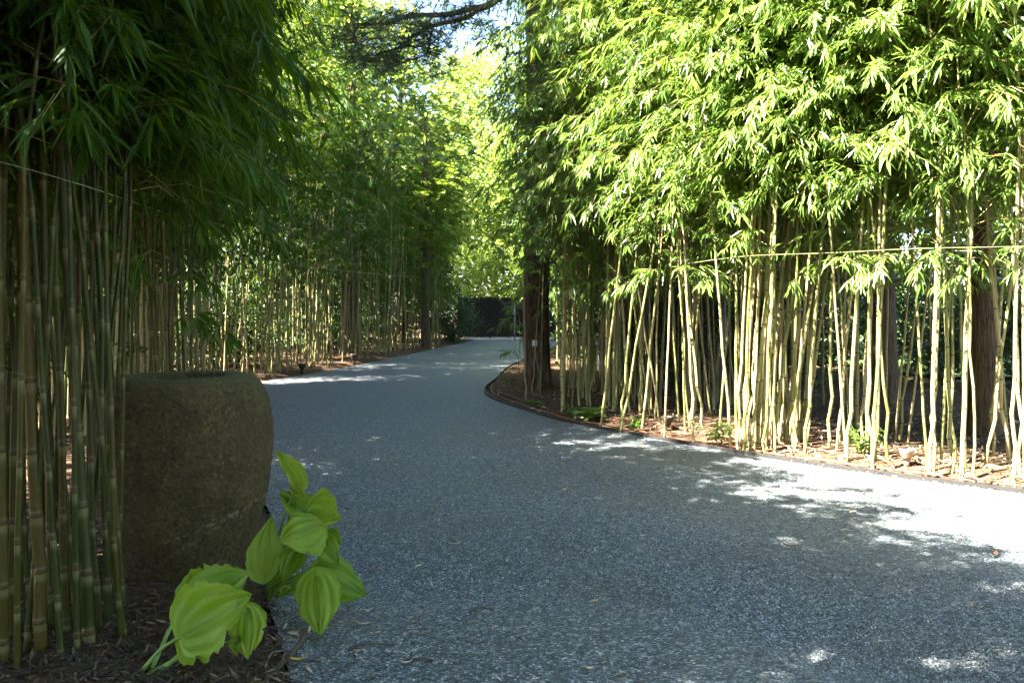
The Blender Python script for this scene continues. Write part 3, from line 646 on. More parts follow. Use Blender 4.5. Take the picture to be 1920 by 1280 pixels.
hosta('yellow green hosta with many upright leaves at the basin foot', (g.x, g.y, .02), [
    ((556, 918, 3.02), (514, 846, 3.05), .085, (.75, -.55, .25), .5, -.05, .6, .0),
    ((553, 908, 3.00), (574, 938, 2.98), .05, (-.4, -.7, .5), .3, .1, .2, .1),
    ((578, 958, 2.98), (628, 965, 2.90), .19, (-.1, -.8, .6), .2, .25, -.1, .08),
    ((590, 985, 2.96), (524, 918, 3.06), .12, (.5, -.7, .55), .3, .05, .3, .0),
    ((600, 985, 2.90), (530, 1006, 2.80), .19, (.1, -.75, .65), -.3, .22, 0, .05),
    ((498, 1078, 2.88), (512, 968, 2.96), .135, (-.2, -.95, .1), .35, -.05, .1, .0),
    ((556, 1030, 2.95), (532, 1084, 2.84), .095, (.2, -.8, .4), .3, .2, 0, .0),
    ((598, 1012, 2.92), (632, 1052, 2.84), .10, (-.2, -.5, .8), .3, .2, 0, .0),
    ((592, 1070, 2.86), (686, 1114, 2.82), .175, (.25, -.80, .55), -.15, .06, -.15, .06),
    ((592, 1078, 2.80), (600, 1188, 2.66), .16, (.10, -.97, .15), -.15, .06, -.1, .03),
    ((580, 1078, 2.86), (562, 1134, 2.80), .085, (-.1, -.9, .3), .2, .1, 0, .0),
    ((556, 1098, 2.95), (524, 1116, 2.88), .07, (0, -.6, .8), .3, .1, 0, .0),
    ((612, 1000, 2.94), (640, 1016, 2.92), .07, (-.2, -.6, .7), .2, .2, 0, .1),
    ((540, 1040, 3.0), (506, 1100, 2.95), .09, (.3, -.7, .5), .2, .1, 0, .05)])
g = G(262, 1292)
hosta('yellow green hosta with two broad speckled leaves in the near corner', (g.x, g.y, .02), [
    ((352, 1128, 2.52), (466, 1064, 2.62), .185, (-.05, -.72, .68), .15, .12, .0, .12),
    ((346, 1190, 2.36), (466, 1112, 2.34), .235, (-.10, -.85, .5), .30, .06, .0, .05),
    ((462, 1140, 2.44), (462, 1232, 2.36), .115, (.1, -.85, .45), -.2, .12, -.1, .05),
    ((444, 1196, 2.40), (442, 1228, 2.36), .04, (.0, -.9, .3), .2, .1, .4, .0)])

# ------------------------------------------------------------------ trees
def leaf_quads(mb, c, L, w, rg, mi=0, upb=.5):
    N = len(c); d = rg.normal(0, 1, (N, 3)); d[:, 2] = d[:, 2] * .6 - .25; leaves_into(mb, c, d, L, w, rg, mi, .15)
def crown_mesh(seed, rx, rz, nclump, per, leaf, matname, flat=.55, cr=.55, shell=.45):
    rg = np.random.default_rng(seed); mb = MB(); cs = []
    while len(cs) < nclump:
        p = rg.uniform(-1, 1, 3); r = np.linalg.norm(p)
        if shell < r < 1 and (p[2] > -.75): cs.append(p * np.array([rx, rx, rz]))
    cs = np.array(cs)
    for c in cs:
        k = int(per * rg.uniform(.6, 1.4)); s = cr * rg.uniform(.6, 1.35)
        p = c + rg.normal(0, 1, (k, 3)) * np.array([s, s, s * flat]); L = leaf * rg.uniform(.6, 1.3, k)
        leaf_quads(mb, p, L, L * rg.uniform(.38, .6, k), rg)
    return mb.mesh('crown', [matname], False), cs
def needle_mesh(seed, tufts, nl, per, wid=.004):
    """tufts: list of (point, direction)"""
    rg = np.random.default_rng(seed); mb = MB(); vs = []
    T = np.array([list(t[0]) for t in tufts]); D = np.array([list(t[1]) for t in tufts]); n = len(T)
    dd = D[:, None, :] * .55 + rg.normal(0, .55, (n, per, 3)); dd /= np.linalg.norm(dd, axis=2, keepdims=True)
    L = nl * rg.uniform(.7, 1.15, (n, per, 1)); s = np.cross(dd, rg.normal(0, 1, (n, per, 3))); s /= np.linalg.norm(s, axis=2, keepdims=True)
    b0 = T[:, None, :] - D[:, None, :] * rg.uniform(0, .12, (n, per, 1))
    v = np.stack([b0 - s * wid, b0 + s * wid, b0 + dd * L], 2).reshape(-1, 3)
    mb.add(v, np.arange(len(v)).reshape(-1, 3)); return mb
def trunk_mesh(seed, H, r0, r1, limbs, matname, sides=18, rough=.06, flare=.25, lean=(0, 0), rings=40):
    rd_ = random.Random(seed); mb = MB(); vs = []
    for i in range(rings + 1):
        t = i / rings; z = -.08 + (H + .08) * t; r = r0 + (r1 - r0) * t + r0 * flare * math.exp(-z / .28)
        cx = lean[0] * z + .05 * noise.noise(Vector((seed, z * .4, 0))); cyy = lean[1] * z + .05 * noise.noise(Vector((seed + 7, z * .4, 3)))
        for j in range(sides):
            a = 2 * PI * j / sides; k = 1 + rough * (noise.noise(Vector((math.cos(a) * 2.5, math.sin(a) * 2.5, z * 1.1 + seed))) + .6 * abs(noise.noise(Vector((math.cos(a) * 6, math.sin(a) * 6, z * 2.2 + seed)))))
            vs.append((cx + r * k * math.cos(a), cyy + r * k * math.sin(a), z))
    mb.add(vs, [(i * sides + j, i * sides + (j + 1) % sides, (i + 1) * sides + (j + 1) % sides, (i + 1) * sides + j) for i in range(rings) for j in range(sides)])
    for q in limbs:
        z0 = max(.25 * H, min(H * .96, q[2] - .35 * math.hypot(q[0], q[1]))); a = Vector((lean[0] * z0, lean[1] * z0, z0)); e = Vector(q)
        m1 = a.lerp(e, .5) + Vector((rd_.gauss(0, .12), rd_.gauss(0, .12), .15)); rr = max(.02, (r0 + (r1 - r0) * z0 / H) * .42)
        add_tube(mb, smooth_line([a, m1, e], 4), [rr * (1 - .09 * i) for i in range(9)], 6)
    return mb.mesh('trunk', [matname])
BC = [crown_mesh(31, 2.6, 2.6, 60, 150, .20, 'tleaf'), crown_mesh(32, 2.2, 3.2, 60, 150, .19, 'tleaf'), crown_mesh(33, 3.0, 2.2, 60, 150, .20, 'tleaf')]
def broad(label, x, y, H, k, s, r=.16, group='trees behind the bamboo', matk='bark', cz=None):
    t = thing('broadleaf_tree', label, 'tree', (x, y, 0), group); cm, cs = BC[k]; cz = cz or H - 2.4 * s
    rr = random.Random(int(x * 13 + y * 7)); lim = [tuple(np.array(c) * s * .8 + np.array([0, 0, cz])) for c in cs[::6]]
    obj('trunk', trunk_mesh(int(abs(x) * 10), cz + .6 * s, r, r * .4, lim, matk), t)
    c = obj('crown', cm, t, (0, 0, cz)); c.scale = (s, s, s); c.rotation_euler = (0, 0, rr.uniform(0, 6)); c['kind'] = 'stuff'; return t
broad('tall sunlit tree rising behind the middle of the shaded bamboo row', -7.4, 19.5, 10.5, 0, 1.35)
broad('high bright tree top above the dark row, next to the pine branch', -6.2, 26, 12.5, 1, 1.5)
broad('sunlit tree lower down behind the far end of the shaded row', -5.0, 31, 9.0, 2, 1.25)
broad('bright tree furthest back behind the shaded bamboo row', -10.5, 32, 15, 0, 1.8)
broad('tall tree rising over the shaded row next to the basin clump', -5.0, 8.4, 11.8, 1, 1.15)
broad('tall tree rising over the shaded row opposite the pine', -5.4, 10.9, 12.0, 1, 1.1)
broad('sunlit tree straight beyond the dark gate', -.9, 45, 9.0, 1, 1.5, group='trees beyond the gate')
broad('broad pale tree beyond the gate on the bamboo row side', -4.5, 48, 10.5, 0, 1.6, group='trees beyond the gate')
broad('tall tree beyond the gate, mostly hidden by the pine trunk', 3.6, 47, 12, 2, 1.7, group='trees beyond the gate')
broad('very tall pale tree far beyond the gate under the pine branch', -1.2, 49, 17.5, 0, 1.65, group='trees beyond the gate')
broad('low bushy tree right behind the gate top', -1.6, 40.5, 5.2, 2, .95, .1, group='trees beyond the gate')
broad('low tree behind the gate beside the pine trunk', 1.6, 41, 5.6, 1, .95, .1, group='trees beyond the gate')
broad('stout brown trunk standing behind the stalks near the wire fence end', 4.18, 7.1, 8.6, 1, 1.1, .125, group='trees beside the wire fence')
broad('dark trunk behind the wire fence between the sunlit stalks', 4.25, 9.2, 9.5, 0, 1.1, .17, group='trees beside the wire fence')
broad('tree standing on the lawn far behind the wire fence', 8.5, 20, 9.0, 2, 1.4, group='trees behind the lawn')
broad('large tree at the back of the lawn behind the fence', 13.5, 24, 12.0, 0, 1.8, group='trees behind the lawn')
broad('tree behind the deep bamboo stand, back of the lawn', 5.0, 26, 10.0, 1, 1.6, group='trees behind the lawn')
broad('tree shading the drive from beyond the foreground clump', -5.7, -.8, 8.8, 0, 1.12, .16, group='trees beside the camera')
broad('second tree shading the near end of the drive', -3.4, -3.6, 9.0, 2, 1.15, .16, group='trees beside the camera')
for i, (x, y, H, k, s) in enumerate([(2.6, -6.0, 9.5, 0, 1.35), (-1.2, -7.2, 9.0, 1, 1.3), (6.5, -4.2, 9.5, 2, 1.35), (9.5, -.4, 9.0, 0, 1.3), (1.0, -10.5, 12, 2, 1.6)]):  # unseen trees, added to block skylight from behind the camera
    broad(['tall shade tree behind the viewpoint on the drive side', 'tall shade tree behind the viewpoint near the bamboo', 'shade tree beside the viewpoint on the sunny side', 'shade tree beyond the sunny end of the bed', 'tallest shade tree furthest behind the viewpoint'][i], x, y, H, k, s, .17, group='shade trees behind the viewpoint')
# reddish trunk in the far row
t = thing('conifer_tree', 'broad reddish trunk standing behind stalks of the shaded bamboo row', 'tree', (-4.15, 20.5, 0))
obj('trunk', trunk_mesh(3, 9, .24, .12, [], 'pinebark', sides=16), t)
tf = []
rr = random.Random(4)
for i in range(420):
    z = rr.uniform(5.2, 10.5); a = rr.uniform(0, 2 * PI); r = rr.uniform(.1, 1) * (10.9 - z) * .42; tf.append((Vector((math.cos(a) * r, math.sin(a) * r, z - .15 * r)), Vector((math.cos(a), math.sin(a), .1)).normalized()))
c = obj('crown', needle_mesh(5, tf, .26, 26, .008).mesh('crown', ['needle'], False), t); c['kind'] = 'stuff'

# feathery tree over the far end of the shaded row
t = thing('feathery_tree', 'tree with flat feathery sunlit sprays over the far end of the row', 'tree', (-2.75, 25.5, 0))
rg = np.random.default_rng(8); mb = MB(); cs = []
for i in range(64):
    a = rg.uniform(0, 2 * PI); z = rg.uniform(2.2, 8.0); r = rg.uniform(.35, 1.0) * (1.9 if z > 4 else 1.35) * (1.1 if z < 7 else .75); c = np.array([math.cos(a) * r - .2, math.sin(a) * r, z]); cs.append(c)
    for q in range(7):
        a2 = a + rg.normal(0, .8); ln = rg.uniform(.35, .75); k = 26; tt = np.linspace(.1, 1, k); dv = np.array([math.cos(a2), math.sin(a2), -.12])
        o_ = c + rg.normal(0, .22, 3); pts = o_ + dv * ln * tt[:, None] - np.array([0, 0, 1]) * (tt ** 2 * ln * .3)[:, None]
        sd_ = np.array([-dv[1], dv[0], 0]) * np.where(np.arange(k) % 2, 1, -1)[:, None] + dv * .5; leaves_into(mb, pts, sd_ + rg.normal(0, .1, (k, 3)), np.full(k, .15), np.full(k, .055), rg, 0, .1)
c = obj('crown', mb.mesh('crown', ['mleaf'], False), t); c['kind'] = 'stuff'
obj('trunk', trunk_mesh(8, 7.4, .15, .05, [tuple(c) for c in cs[::4]], 'bark'), t)

# big pine on the bend, with the needle branch reaching over the drive
pine = thing('pine_tree', 'tall shaggy barked pine at the bend with a branch over the drive', 'tree', (.37, 11.55, 0))
PO = Vector((.37, 11.55, 0))
obj('trunk', trunk_mesh(21, 14.5, .180, .12, [], 'pinebark', sides=40, rough=.13, flare=.22, rings=120), pine)
rr = random.Random(3)
def pine_limb(pts, r0, dens, sub=True):
    """returns the limb's tube and its tufts"""
    mb = MB(); line = smooth_line(pts, 6); n = len(line)
    add_tube(mb, line, [r0 * (1 - .8 * i / n) + .004 for i in range(n)], 7); tuf = []
    for i in range(3, n):
        for q in range(dens):
            o_ = line[i]; a = rr.uniform(0, 2 * PI); dv = Vector((math.cos(a), math.sin(a), rr.uniform(-.6, .5))).normalized(); ln = rr.uniform(.2, .8)
            e = o_ + dv * ln + Vector((0, 0, -.1 * ln))
            if q < 2: add_tube(mb, [o_, o_.lerp(e, .5) + Vector((0, 0, .03)), e], [.006, .005, .003], 4)
            for z in range(3): tuf.append((o_.lerp(e, .45 + .55 * z / 2) + Vector((rr.gauss(0, .05), rr.gauss(0, .05), rr.gauss(0, .04))), (dv + Vector((0, 0, .25))).normalized()))
    return mb, tuf
def limb_obj(pts, r0, dens, seed, nl=.15, per=13):
    mb, tf = pine_limb([Vector(p) - PO for p in pts], r0, dens)
    l = obj('branch', mb.mesh('branch', ['pinebark']), pine); nb = needle_mesh(seed, tf, nl, per); c = obj('needles', nb.mesh('needles', ['needle'], False), l); c['kind'] = 'stuff'
limb_obj([P(985, -60, 11.5), P(925, 5, 11.1), P(880, 18, 10.9), P(835, 28, 10.7), P(770, 30, 10.5), P(725, 44, 10.3), P(672, 46, 10.1)], .055, 2, 1)
limb_obj([P(905, 12, 11.0), P(870, 35, 10.8), P(815, 48, 10.6), P(775, 68, 10.5), P(755, 88, 10.4), P(715, 100, 10.3), P(690, 118, 10.2)], .034, 2, 2)
limb_obj([P(672, 46, 10.1), P(664, 65, 10.05), P(668, 90, 10.0), P(682, 110, 9.95)], .018, 2, 3)
limb_obj([P(812, 50, 10.6), P(806, 76, 10.5), P(800, 100, 10.5), P(776, 112, 10.4)], .014, 2, 4)
for i in range(15):
    z = 7.0 + .5 * i; a = i * 2.4; ln = 3.4 - .15 * i
    a0 = PO + Vector((0, 0, z)); e = a0 + Vector((math.cos(a) * ln, math.sin(a) * ln, .15)); limb_obj([a0, a0.lerp(e, .35) + Vector((0, 0, .25)), a0.lerp(e, .7) + Vector((0, 0, .2)), e], .05, 7, 20 + i, .2, 22)
# electrics on the trunk
jb = thing('junction_box', 'small white electrical box fixed to the pine trunk', 'electrical box', (.32, 11.27, .70)); mb = MB(); add_box(mb, (-.034, -.03, -.04), (.034, .03, .04)); obj('box_body', mb.mesh('box', ['white'], False), jb)
mb = MB(); add_box(mb, (-.026, -.036, -.032), (.026, -.031, .032)); obj('cover_plate', mb.mesh('cover', ['white'], False), jb)
mb = MB(); add_tube(mb, smooth_line([(0, 0, -.05), (.03, -.04, -.25), (.07, -.10, -.45), (.04, -.12, -.62), (-.02, -.10, -.72)], 6), .010, 6); obj('conduit', mb.mesh('conduit', ['cable']), jb)

# pale far pines behind the feathery tree
def far_pine(label, x, y, H, seed, pale):
    t = thing('pine_tree', label, 'tree', (x, y, 0), 'far pines above the end of the row'); r_ = random.Random(seed); tf = []; lim = []
    for i in range(46):
        z = r_.uniform(H * .5, H); a = r_.uniform(0, 2 * PI); ln = (H - z) * .38 + .8; e = Vector((math.cos(a) * ln, math.sin(a) * ln, z + .1)); lim.append(tuple(e))
        for q in range(22): p = Vector((0, 0, z - .2)).lerp(e, r_.uniform(.35, 1.05)) + Vector((r_.gauss(0, .25), r_.gauss(0, .25), r_.gauss(0, .12))); tf.append((p, Vector((math.cos(a), math.sin(a), .3)).normalized()))
    obj('trunk', trunk_mesh(seed, H, .17, .05, lim, 'pinebark', sides=12), t); c = obj('crown', needle_mesh(seed, tf, .22, 26, .009).mesh('crown', ['needle'], False), t); c['kind'] = 'stuff'
far_pine('pale distant pine with bare lower trunk under the big branch', -4.1, 29.5, 12.5, 41, 1)
broad('tall pale tree right of the distant pine, beyond the gate', -2.4, 43, 11.5, 0, 1.5, group='trees beyond the gate')
broad('dense tree shading the gate from behind the row', -6.6, 34.4, 10.5, 2, 1.3)  # this tree is added to keep the sun off the gate

# ------------------------------------------------------------------ shrubs that close the view behind the groves
SCM = [crown_mesh(51, 1.15, 1.0, 40, 120, .11, 'sleaf', .8, .30), crown_mesh(52, 1.0, 1.25, 40, 120, .11, 'sleaf', .8, .30)]
def shrub(label, x, y, s, k, group, dark=True):
    t = thing('evergreen_shrub', label, 'shrub', (x, y, 0), group); cm, cs = SCM[k]; c = obj('foliage', cm, t, (0, 0, (1.0, 1.2)[k] * s)); c.scale = (s, s, s); c.rotation_euler = (0, 0, x * 3); c['kind'] = 'stuff'
    mb = MB()
    for q in cs[::7]: add_tube(mb, [(0, 0, -.05), (q[0] * .3 * s, q[1] * .3 * s, .6 * s), (q[0] * s * .8, q[1] * s * .8, (q[2] * .8 + 1.0) * s)], [.03, .02, .008], 5)
    obj('stems', mb.mesh('stems', ['bark']), t)
for i, (x, y, s, k) in enumerate(sorted([(2.6, 11.6, 1.1, 0), (4.2, 12.4, 1.2, 1), (3.2, 15.0, 1.5, 0), (6.8, 12.6, 1.1, 0), (8.6, 12.0, 1.3, 1), (5.6, 15.5, 1.2, 1), (10.5, 13.5, 1.5, 0), (3.0, 19, 1.7, 1), (9.0, 16.5, 1.3, 0), (4.2, 22.5, 1.8, 0), (12.8, 15.5, 1.6, 1), (7.0, 24, 1.9, 1), (11, 26, 2.2, 0), (16, 25, 2.4, 1), (3.6, 28, 1.9, 1), (4.2, 34, 2.0, 0), (2.4, 16.5, 1.2, 1), (2.9, 13.2, .9, 0)], key=lambda q: q[1])):
    shrub(f'dark evergreen shrub behind the wire fence, {ordn(i + 1)} when counted by distance', x, y, s, k, 'shrubs behind the wire fence')
for i, (x, y, s, k) in enumerate(sorted([(-7.3, 9.5, 1.0, 0), (-8.4, 11.8, 1.3, 1), (-7.6, 15.2, 1.2, 0), (-6.6, 18.3, 1.1, 1), (-7.4, 23.5, 1.5, 0), (-5.6, 26.5, 1.3, 1), (-4.6, 30.5, 1.3, 0), (-3.7, 34.5, 1.4, 1), (-10.5, 17, 1.7, 0), (-11, 22, 1.9, 1), (-9.5, 27.5, 2.0, 0), (-7.0, 34, 2.1, 1), (-13, 12, 2.0, 0), (-6.9, 11.0, .9, 1), (-6.6, 13.6, .9, 0), (-6.2, 16.6, .95, 0), (-5.7, 21.5, 1.0, 1), (-5.0, 24.5, 1.0, 0), (-2.25, 30.6, .72, 1), (-2.5, 33.2, .8, 0)], key=lambda q: q[1])):
    shrub(f'garden shrub behind the shaded bamboo row, {ordn(i + 1)} when counted by distance', x, y, s, k, 'shrubs behind the shaded row')

# ------------------------------------------------------------------ gate at the end of the drive
gt = thing('driveway_gate', 'dark brown horizontal slat gate closing the end of the drive', 'gate', (0, 36.3, 0))
slat = MB(); add_box(slat, (-2.45, -.02, 0), (2.85, .02, .060)); slat = slat.mesh('slat', ['gate'], False)
for i in range(22): s_ = obj('slat', slat, gt, (0, rd.uniform(-.004, .004), .10 + i * .080))
for x in (-2.4, -1.0, .9, 2.8):
    mb = MB(); add_box(mb, (x - .04, .025, .03), (x + .04, .09, 1.86)); obj('stile', mb.mesh('stile', ['gate'], False), gt)
mb = MB(); add_box(mb, (-2.5, -.05, 1.862), (2.9, .10, 1.90)); obj('top_rail', mb.mesh('top_rail', ['gate'], False), gt)
mb = MB(); add_box(mb, (-2.46, .095, .1), (2.86, .12, 1.85)); obj('back_panel', mb.mesh('back_panel', ['gate'], False), gt)
gp = thing('steel_post', 'thin pale steel post in front of the dark gate', 'post', (.11, 34.2, 0)); mb = MB(); add_tube(mb, [(0, 0, -.05), (0, 0, 1.62)], .030, 10); obj('post_shaft', mb.mesh('shaft', ['concrete']), gp)
mb = MB(); add_lathe(mb, [(.034, 1.60), (.034, 1.65), (.02, 1.67), (.001, 1.675)], 10); obj('cap', mb.mesh('cap', ['galv']), gp)

# ------------------------------------------------------------------ chain link fence
fn = thing('chain_link_fence', 'galvanised chain link fence behind the sunny bamboo stand', 'fence', (0, 0, 0)); FH = 1.42
mbw = MB(); pc = 0.056
for i in range(len(FENCE) - 1):
    a, b_ = Vector((*FENCE[i], 0)), Vector((*FENCE[i + 1], 0)); L = (b_ - a).length; u = (b_ - a) / L
    n = int((L + FH) / pc)
    for sg in (1, -1):
        for k in range(n):
            s0 = k * pc - FH; lo, hi = max(0, -s0), min(FH, L - s0)
            if hi - lo < .02: continue
            pts = [a + u * ((s0 + q) if sg > 0 else L - (s0 + q)) + Vector((0, .002 * sg, .03 + q)) for q in (lo, hi)]
            add_tube(mbw, pts, .0012, 3, 0, False)
    mb = MB(); add_tube(mb, [a + Vector((0, 0, FH + .04)), b_ + Vector((0, 0, FH + .04))], .021, 8); obj('top_rail', mb.mesh('rail', ['galv']), fn)
    mb = MB(); add_tube(mb, [b_ + Vector((0, .03, -.06)), b_ + Vector((0, .03, FH + .09))], .034 if i == 1 else .028, 10); po = obj('post', mb.mesh('post', ['galv']), fn)
    mb = MB(); add_lathe(mb, [(.036, FH + .08), (.036, FH + .11), (.02, FH + .125), (.001, FH + .13)], 10, 0, (b_.x, b_.y + .03, 0)); obj('post_cap', mb.mesh('cap', ['galv']), po)
w_ = obj('wire_mesh', mbw.mesh('wire_mesh', ['galv'], False), fn); w_['kind'] = 'stuff'

# ------------------------------------------------------------------ cords tying the bamboo
def cord(label, pts, r, mk):
    mb = MB(); add_tube(mb, smooth_line(pts, 6), r, 5); tag(obj('tie_cord', mb.mesh('tie_cord', [mk])), label, 'cord')
cord('thin pale cord stretched across the foreground bamboo clump', [P(-30, 296, 2.30), P(90, 328, 2.34), P(200, 362, 2.6), P(310, 400, 4.55)], .0010, 'palecord')
cord('yellow cord tied along the shaded bamboo row', [P(420, 478, 12.2), P(560, 498, 14.0), P(690, 512, 17.2), P(790, 520, 21)], .003, 'rope')
cord('straw coloured cord tied along the sunny bamboo row', [P(1290, 494, 6.6), P(1400, 480, 6.0), P(1560, 474, 5.5), P(1720, 466, 5.1), P(1930, 462, 4.75)], .0011, 'rope')

# ------------------------------------------------------------------ edging, irrigation tube
def ribbon_edge(name, label, cat, line, w, h, mk, z0):
    mb = MB(); vs = []; o2 = offset(line, w)
    for p, q in zip(line, o2): vs += [(p.x, p.y, -.04), (p.x, p.y, z0 + h), (q.x, q.y, z0 + h), (q.x, q.y, -.04)]
    mb.add(vs, [(i * 4 + j, i * 4 + j + 1, (i + 1) * 4 + j + 1, (i + 1) * 4 + j) for i in range(len(line) - 1) for j in range(3)]); tag(obj(name, mb.mesh(name, [mk], False)), label, cat)
ed = [p + Vector((0, 0, 0)) for p in RS if 2.0 < p.y < 12.5]
ribbon_edge('bed_edging', 'black plastic strip edging the bed on the sunny side', 'edging', ed, .018, .028, 'edge', .0)
o2 = offset(ed, .10); mb = MB(); add_tube(mb, [Vector((p.x + .02 * noise.noise(p * 3), p.y, .028 + .02 * noise.noise(p * 2.2))) for p in o2], .007, 6)
tag(obj('drip_tube', mb.mesh('drip_tube', ['tube'])), 'brown irrigation tube lying just inside the black edging strip', 'irrigation tube')
o2 = offset([p for p in RS if 5.8 < p.y < 8.6], .42); mb = MB(); add_tube(mb, [Vector((p.x + .03 * noise.noise(p * 3), p.y, .045 + .02 * noise.noise(p * 2.2))) for p in o2], .007, 6)
tag(obj('drip_tube', mb.mesh('drip_tube', ['tube'])), 'second brown irrigation tube deeper in the bed near the fern', 'irrigation tube')

# ------------------------------------------------------------------ garden spotlights
def spot(label, g, mk, s=1.0):
    t = thing('garden_light', label, 'garden light', (g.x, g.y, .02), 'garden lights in the beds')
    mb = MB(); add_lathe(mb, [(.006, -.05), (.010, .0), (.018, .01), (.022, .03), (.020, .05)], 14); obj('stake', mb.mesh('stake', [mk]), t)
    mb = MB(); add_lathe(mb, [(.001, .045), (.024, .048), (.034, .075), (.048, .100), (.056, .125), (.058, .138), (.052, .139), (.046, .120)], 22); bd = obj('housing', mb.mesh('housing', [mk]), t)
    mb = MB(); add_lathe(mb, [(.047, .124), (.025, .127), (.001, .128)], 22); obj('lens', mb.mesh('lens', ['lens']), bd); t.scale = (s, s, s); return t
spot('copper garden light in full sun between sunlit stalks', G(1700, 880), 'copper', .95)
spot('dark garden light beside the lone stalk near the fern', G(1252, 812), 'blackmetal')
spot('dark garden light at the foot of the shaded bamboo row', G(664, 684), 'blackmetal', 1.6)
spot('dark garden light nearest the bright sun patch by the shaded row', G(566, 702), 'blackmetal', 1.3)

# ------------------------------------------------------------------ ferns and seedlings
def fern(label, g, n, L, seed):
    t = thing('fern', label, 'fern', (g.x, g.y, .02)); r_ = random.Random(seed); rg = np.random.default_rng(seed)
    for i in range(n):
        a = 2 * PI * i / n + r_.uniform(-.3, .3); l = L * r_.uniform(.7, 1.15); el = r_.uniform(.5, 1.15); k = 44; tt = np.linspace(.08, 1, k)
        dv = np.array([math.cos(a) * math.cos(el), math.sin(a) * math.cos(el), math.sin(el)]); pts = dv * l * tt[:, None] - np.array([0, 0, 1]) * (tt ** 2 * l * .55)[:, None] + np.array([0, 0, .01])
        mb = MB(); add_tube(mb, [tuple(p) for p in pts[::4]], .0022, 4, 1)
        sd_ = np.array([-math.sin(a), math.cos(a), 0]) * np.where(np.arange(k) % 2, 1, -1)[:, None] + dv * .35
        ll = l * .24 * np.sin(PI * np.clip(tt * .82 + .18, 0, 1)) + .006; leaves_into(mb, pts, sd_ + rg.normal(0, .06, (k, 3)), ll, ll * .30, rg, 0, .12); obj('frond', mb.mesh('frond', ['fern', 'stalk'], False), t)
fern('bright green fern growing at the bed edge below slim stalks', G(1105, 790), 11, .36, 1)
fern('small low fern spreading beside the pine root', G(1000, 766), 9, .20, 3)
fern('tiny fern tucked behind the edging left of the green fern', G(1072, 779), 6, .16, 4)
def seedling(label, g, n, h, seed, spread=.12, leaf=.06):
    t = thing('seedling', label, 'seedling', (g.x, g.y, .02)); rg = np.random.default_rng(seed); mb = MB(); lp, ld = [], []
    for i in range(n):
        a = rg.uniform(0, 2 * PI); e = np.array([math.cos(a) * spread * rg.uniform(.3, 1), math.sin(a) * spread * rg.uniform(.3, 1), h * rg.uniform(.6, 1.1)]); add_tube(mb, [(0, 0, -.03), tuple(e * .5 + np.array([0, 0, .02])), tuple(e)], .0016, 4)
        for q in range(9): lp.append(e * rg.uniform(.35, 1)); ld.append(rg.normal(0, 1, 3) * np.array([1, 1, .4]))
    obj('stems', mb.mesh('stems', ['stalk']), t); mb = MB(); N = len(lp); L = leaf * rg.uniform(.6, 1.2, N); leaves_into(mb, np.array(lp), np.array(ld), L, L * .42, rg, 0); c = obj('leaves', mb.mesh('leaves', ['fern'], False), t); c['kind'] = 'stuff'
seedling('sunlit leafy seedling clump just left of the dense stalk clump', G(1345, 838), 12, .20, 1, .2)
seedling('sunlit yellowish seedling among stalks near the copper light', G(1622, 862), 11, .26, 2, .14)
seedling('small green seedling at the edging between two slim stalks', G(1190, 812), 5, .12, 3, .10)
seedling('low ground plant in the verge beside the pine roots', G(955, 722), 8, .14, 5, .16)

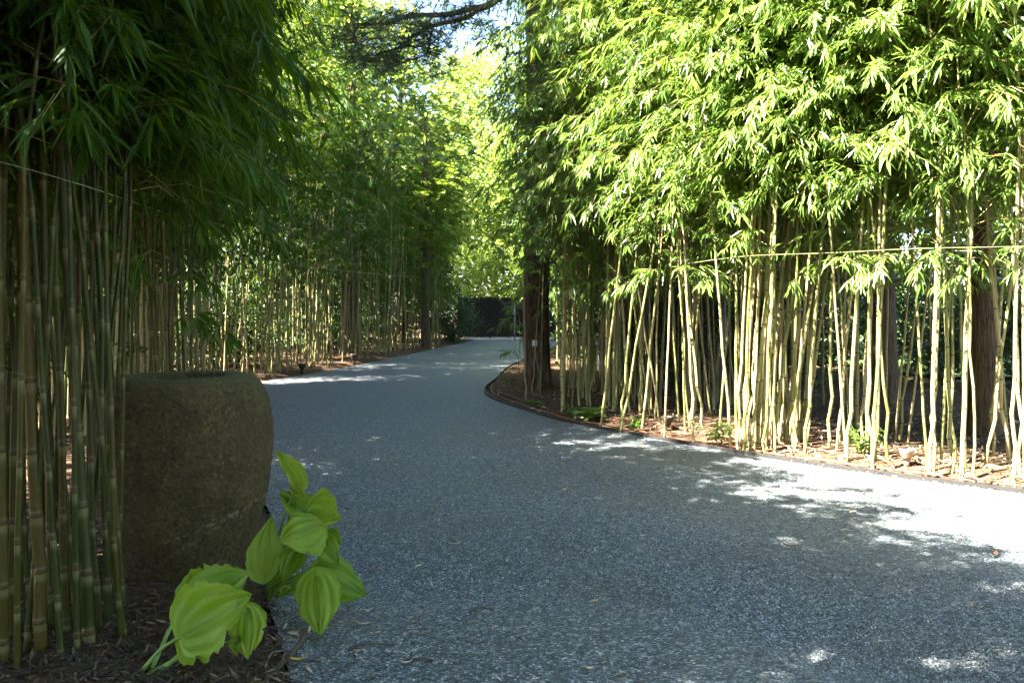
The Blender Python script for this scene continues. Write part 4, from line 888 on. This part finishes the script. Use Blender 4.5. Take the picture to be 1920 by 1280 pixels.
# ------------------------------------------------------------------ fallen leaves and sticks on the gravel
def leafmesh(mk, L, w, curl):
    mb = MB(); vs = []
    for i in range(7):
        u = i / 6; ww = w * .5 * math.sin(PI * min(.98, .03 + u * .95)) ** .8; zc = curl * L * (u - .5) ** 2 * 2 + .004
        vs += [(u * L - L / 2, -ww, zc + curl * ww), (u * L - L / 2, 0, zc), (u * L - L / 2, ww, zc + curl * ww)]
    mb.add(vs, [(i * 3 + j, i * 3 + j + 1, (i + 1) * 3 + j + 1, (i + 1) * 3 + j) for i in range(6) for j in range(2)]); return mb.mesh('leaf', [mk])
FL = [(690, 1151, 'dryA', .045, .011, .4, 'pale dry leaf on the gravel below the widest hosta leaf'), (762, 1250, 'dryA', .046, .011, .2, 'pale dry leaf near the lower frame edge on the gravel'), (810, 1102, 'dryA', .028, .010, 1.9, 'short pale leaf standing out in the middle of near gravel'),
      (951, 1058, 'dryA', .026, .012, 2.0, 'small cream leaf on the gravel, above the middle of the near drive'), (853, 1025, 'dryA', .075, .012, .15, 'long pale green leaf on the gravel right of the hosta'), (990, 1014, 'dryA', .04, .013, .5, 'cream leaf lying alone on the gravel mid drive'),
      (1482, 1030, 'dryB', .08, .022, -.2, 'curled brown leaf alone on the gravel under the bright patch'), (700, 1077, 'dryB', .04, .022, .3, 'dark curled leaf beside the widest hosta leaf tip'), (742, 876, 'dryC', .045, .03, .6, 'yellow leaf on the gravel beyond the basin'),
      (1208, 855, 'dryB', .06, .025, .7, 'brown leaf near the edging in the shade'), (1200, 842, 'dryC', .07, .028, .1, 'tan leaf just off the edging beside the slim stalks'), (560, 1245, 'dryC', .075, .016, .2, 'tan leaf beside the dark stick at the lower frame edge'),
      (600, 862, 'dryD', .045, .02, .1, 'bright green leaf on the gravel right of the basin'), (814, 966, 'dryB', .05, .02, 1.2, 'brown leaf on the gravel in the shade beyond the hosta'), (1865, 1046, 'dryB', .07, .024, .8, 'brown leaf in the dappled sun at the drive side'),
      (1795, 968, 'dryB', .06, .02, .2, 'brown leaf at the rim of the big sun patch'), (1080, 948, 'dryB', .04, .02, .4, 'dark leaf crumb in the centre of the drive'), (1106, 1262, 'dryA', .022, .018, .2, 'round cream leaf at the lower frame edge'),
      (1054, 846, 'dryC', .05, .022, .3, 'ochre leaf in the shade left of the edging'), (640, 1120, 'dryD', .02, .01, .4, 'tiny green leaf scrap by the hosta')]
for px, py, mk, L, w, a, lab in FL:
    g = G(px, py); o_ = obj('fallen_leaf', leafmesh(mk, L, w, .5), None, (g.x, g.y, .010)); o_.rotation_euler = (0, 0, a); tag(o_, lab, 'fallen leaf', 'leaves fallen on the drive')
def stick(label, pts, r): 
    mb = MB(); add_tube(mb, smooth_line(pts, 5), [r * (1 - .03 * i) for i in range(5 * (len(pts) - 1) + 1)], 6); tag(obj('stick', mb.mesh('stick', ['stick'])), label, 'stick', 'sticks on the ground')
def gz(px, py, z): v = G(px, py); v.z = z; return v
stick('dark crooked stick in the mulch at the lower frame edge', [gz(498, 1284, .02), gz(530, 1258, .03), gz(556, 1226, .025), gz(574, 1200, .03)], .011)
stick('thin brown twig lying on the gravel near the tan leaf', [gz(760, 1244, .010), gz(785, 1241, .012), gz(812, 1243, .010)], .003)
stick('thin twig on the gravel under the hosta', [gz(655, 1222, .010), gz(690, 1214, .014), gz(738, 1215, .010)], .003)
stick('thin curved twig in the middle of the near gravel', [gz(880, 1152, .010), gz(900, 1144, .012), gz(925, 1147, .010)], .0028)
stick('root like stick lying in the verge before the pine', [gz(938, 742, .04), gz(960, 752, .05), gz(985, 758, .04)], .02)
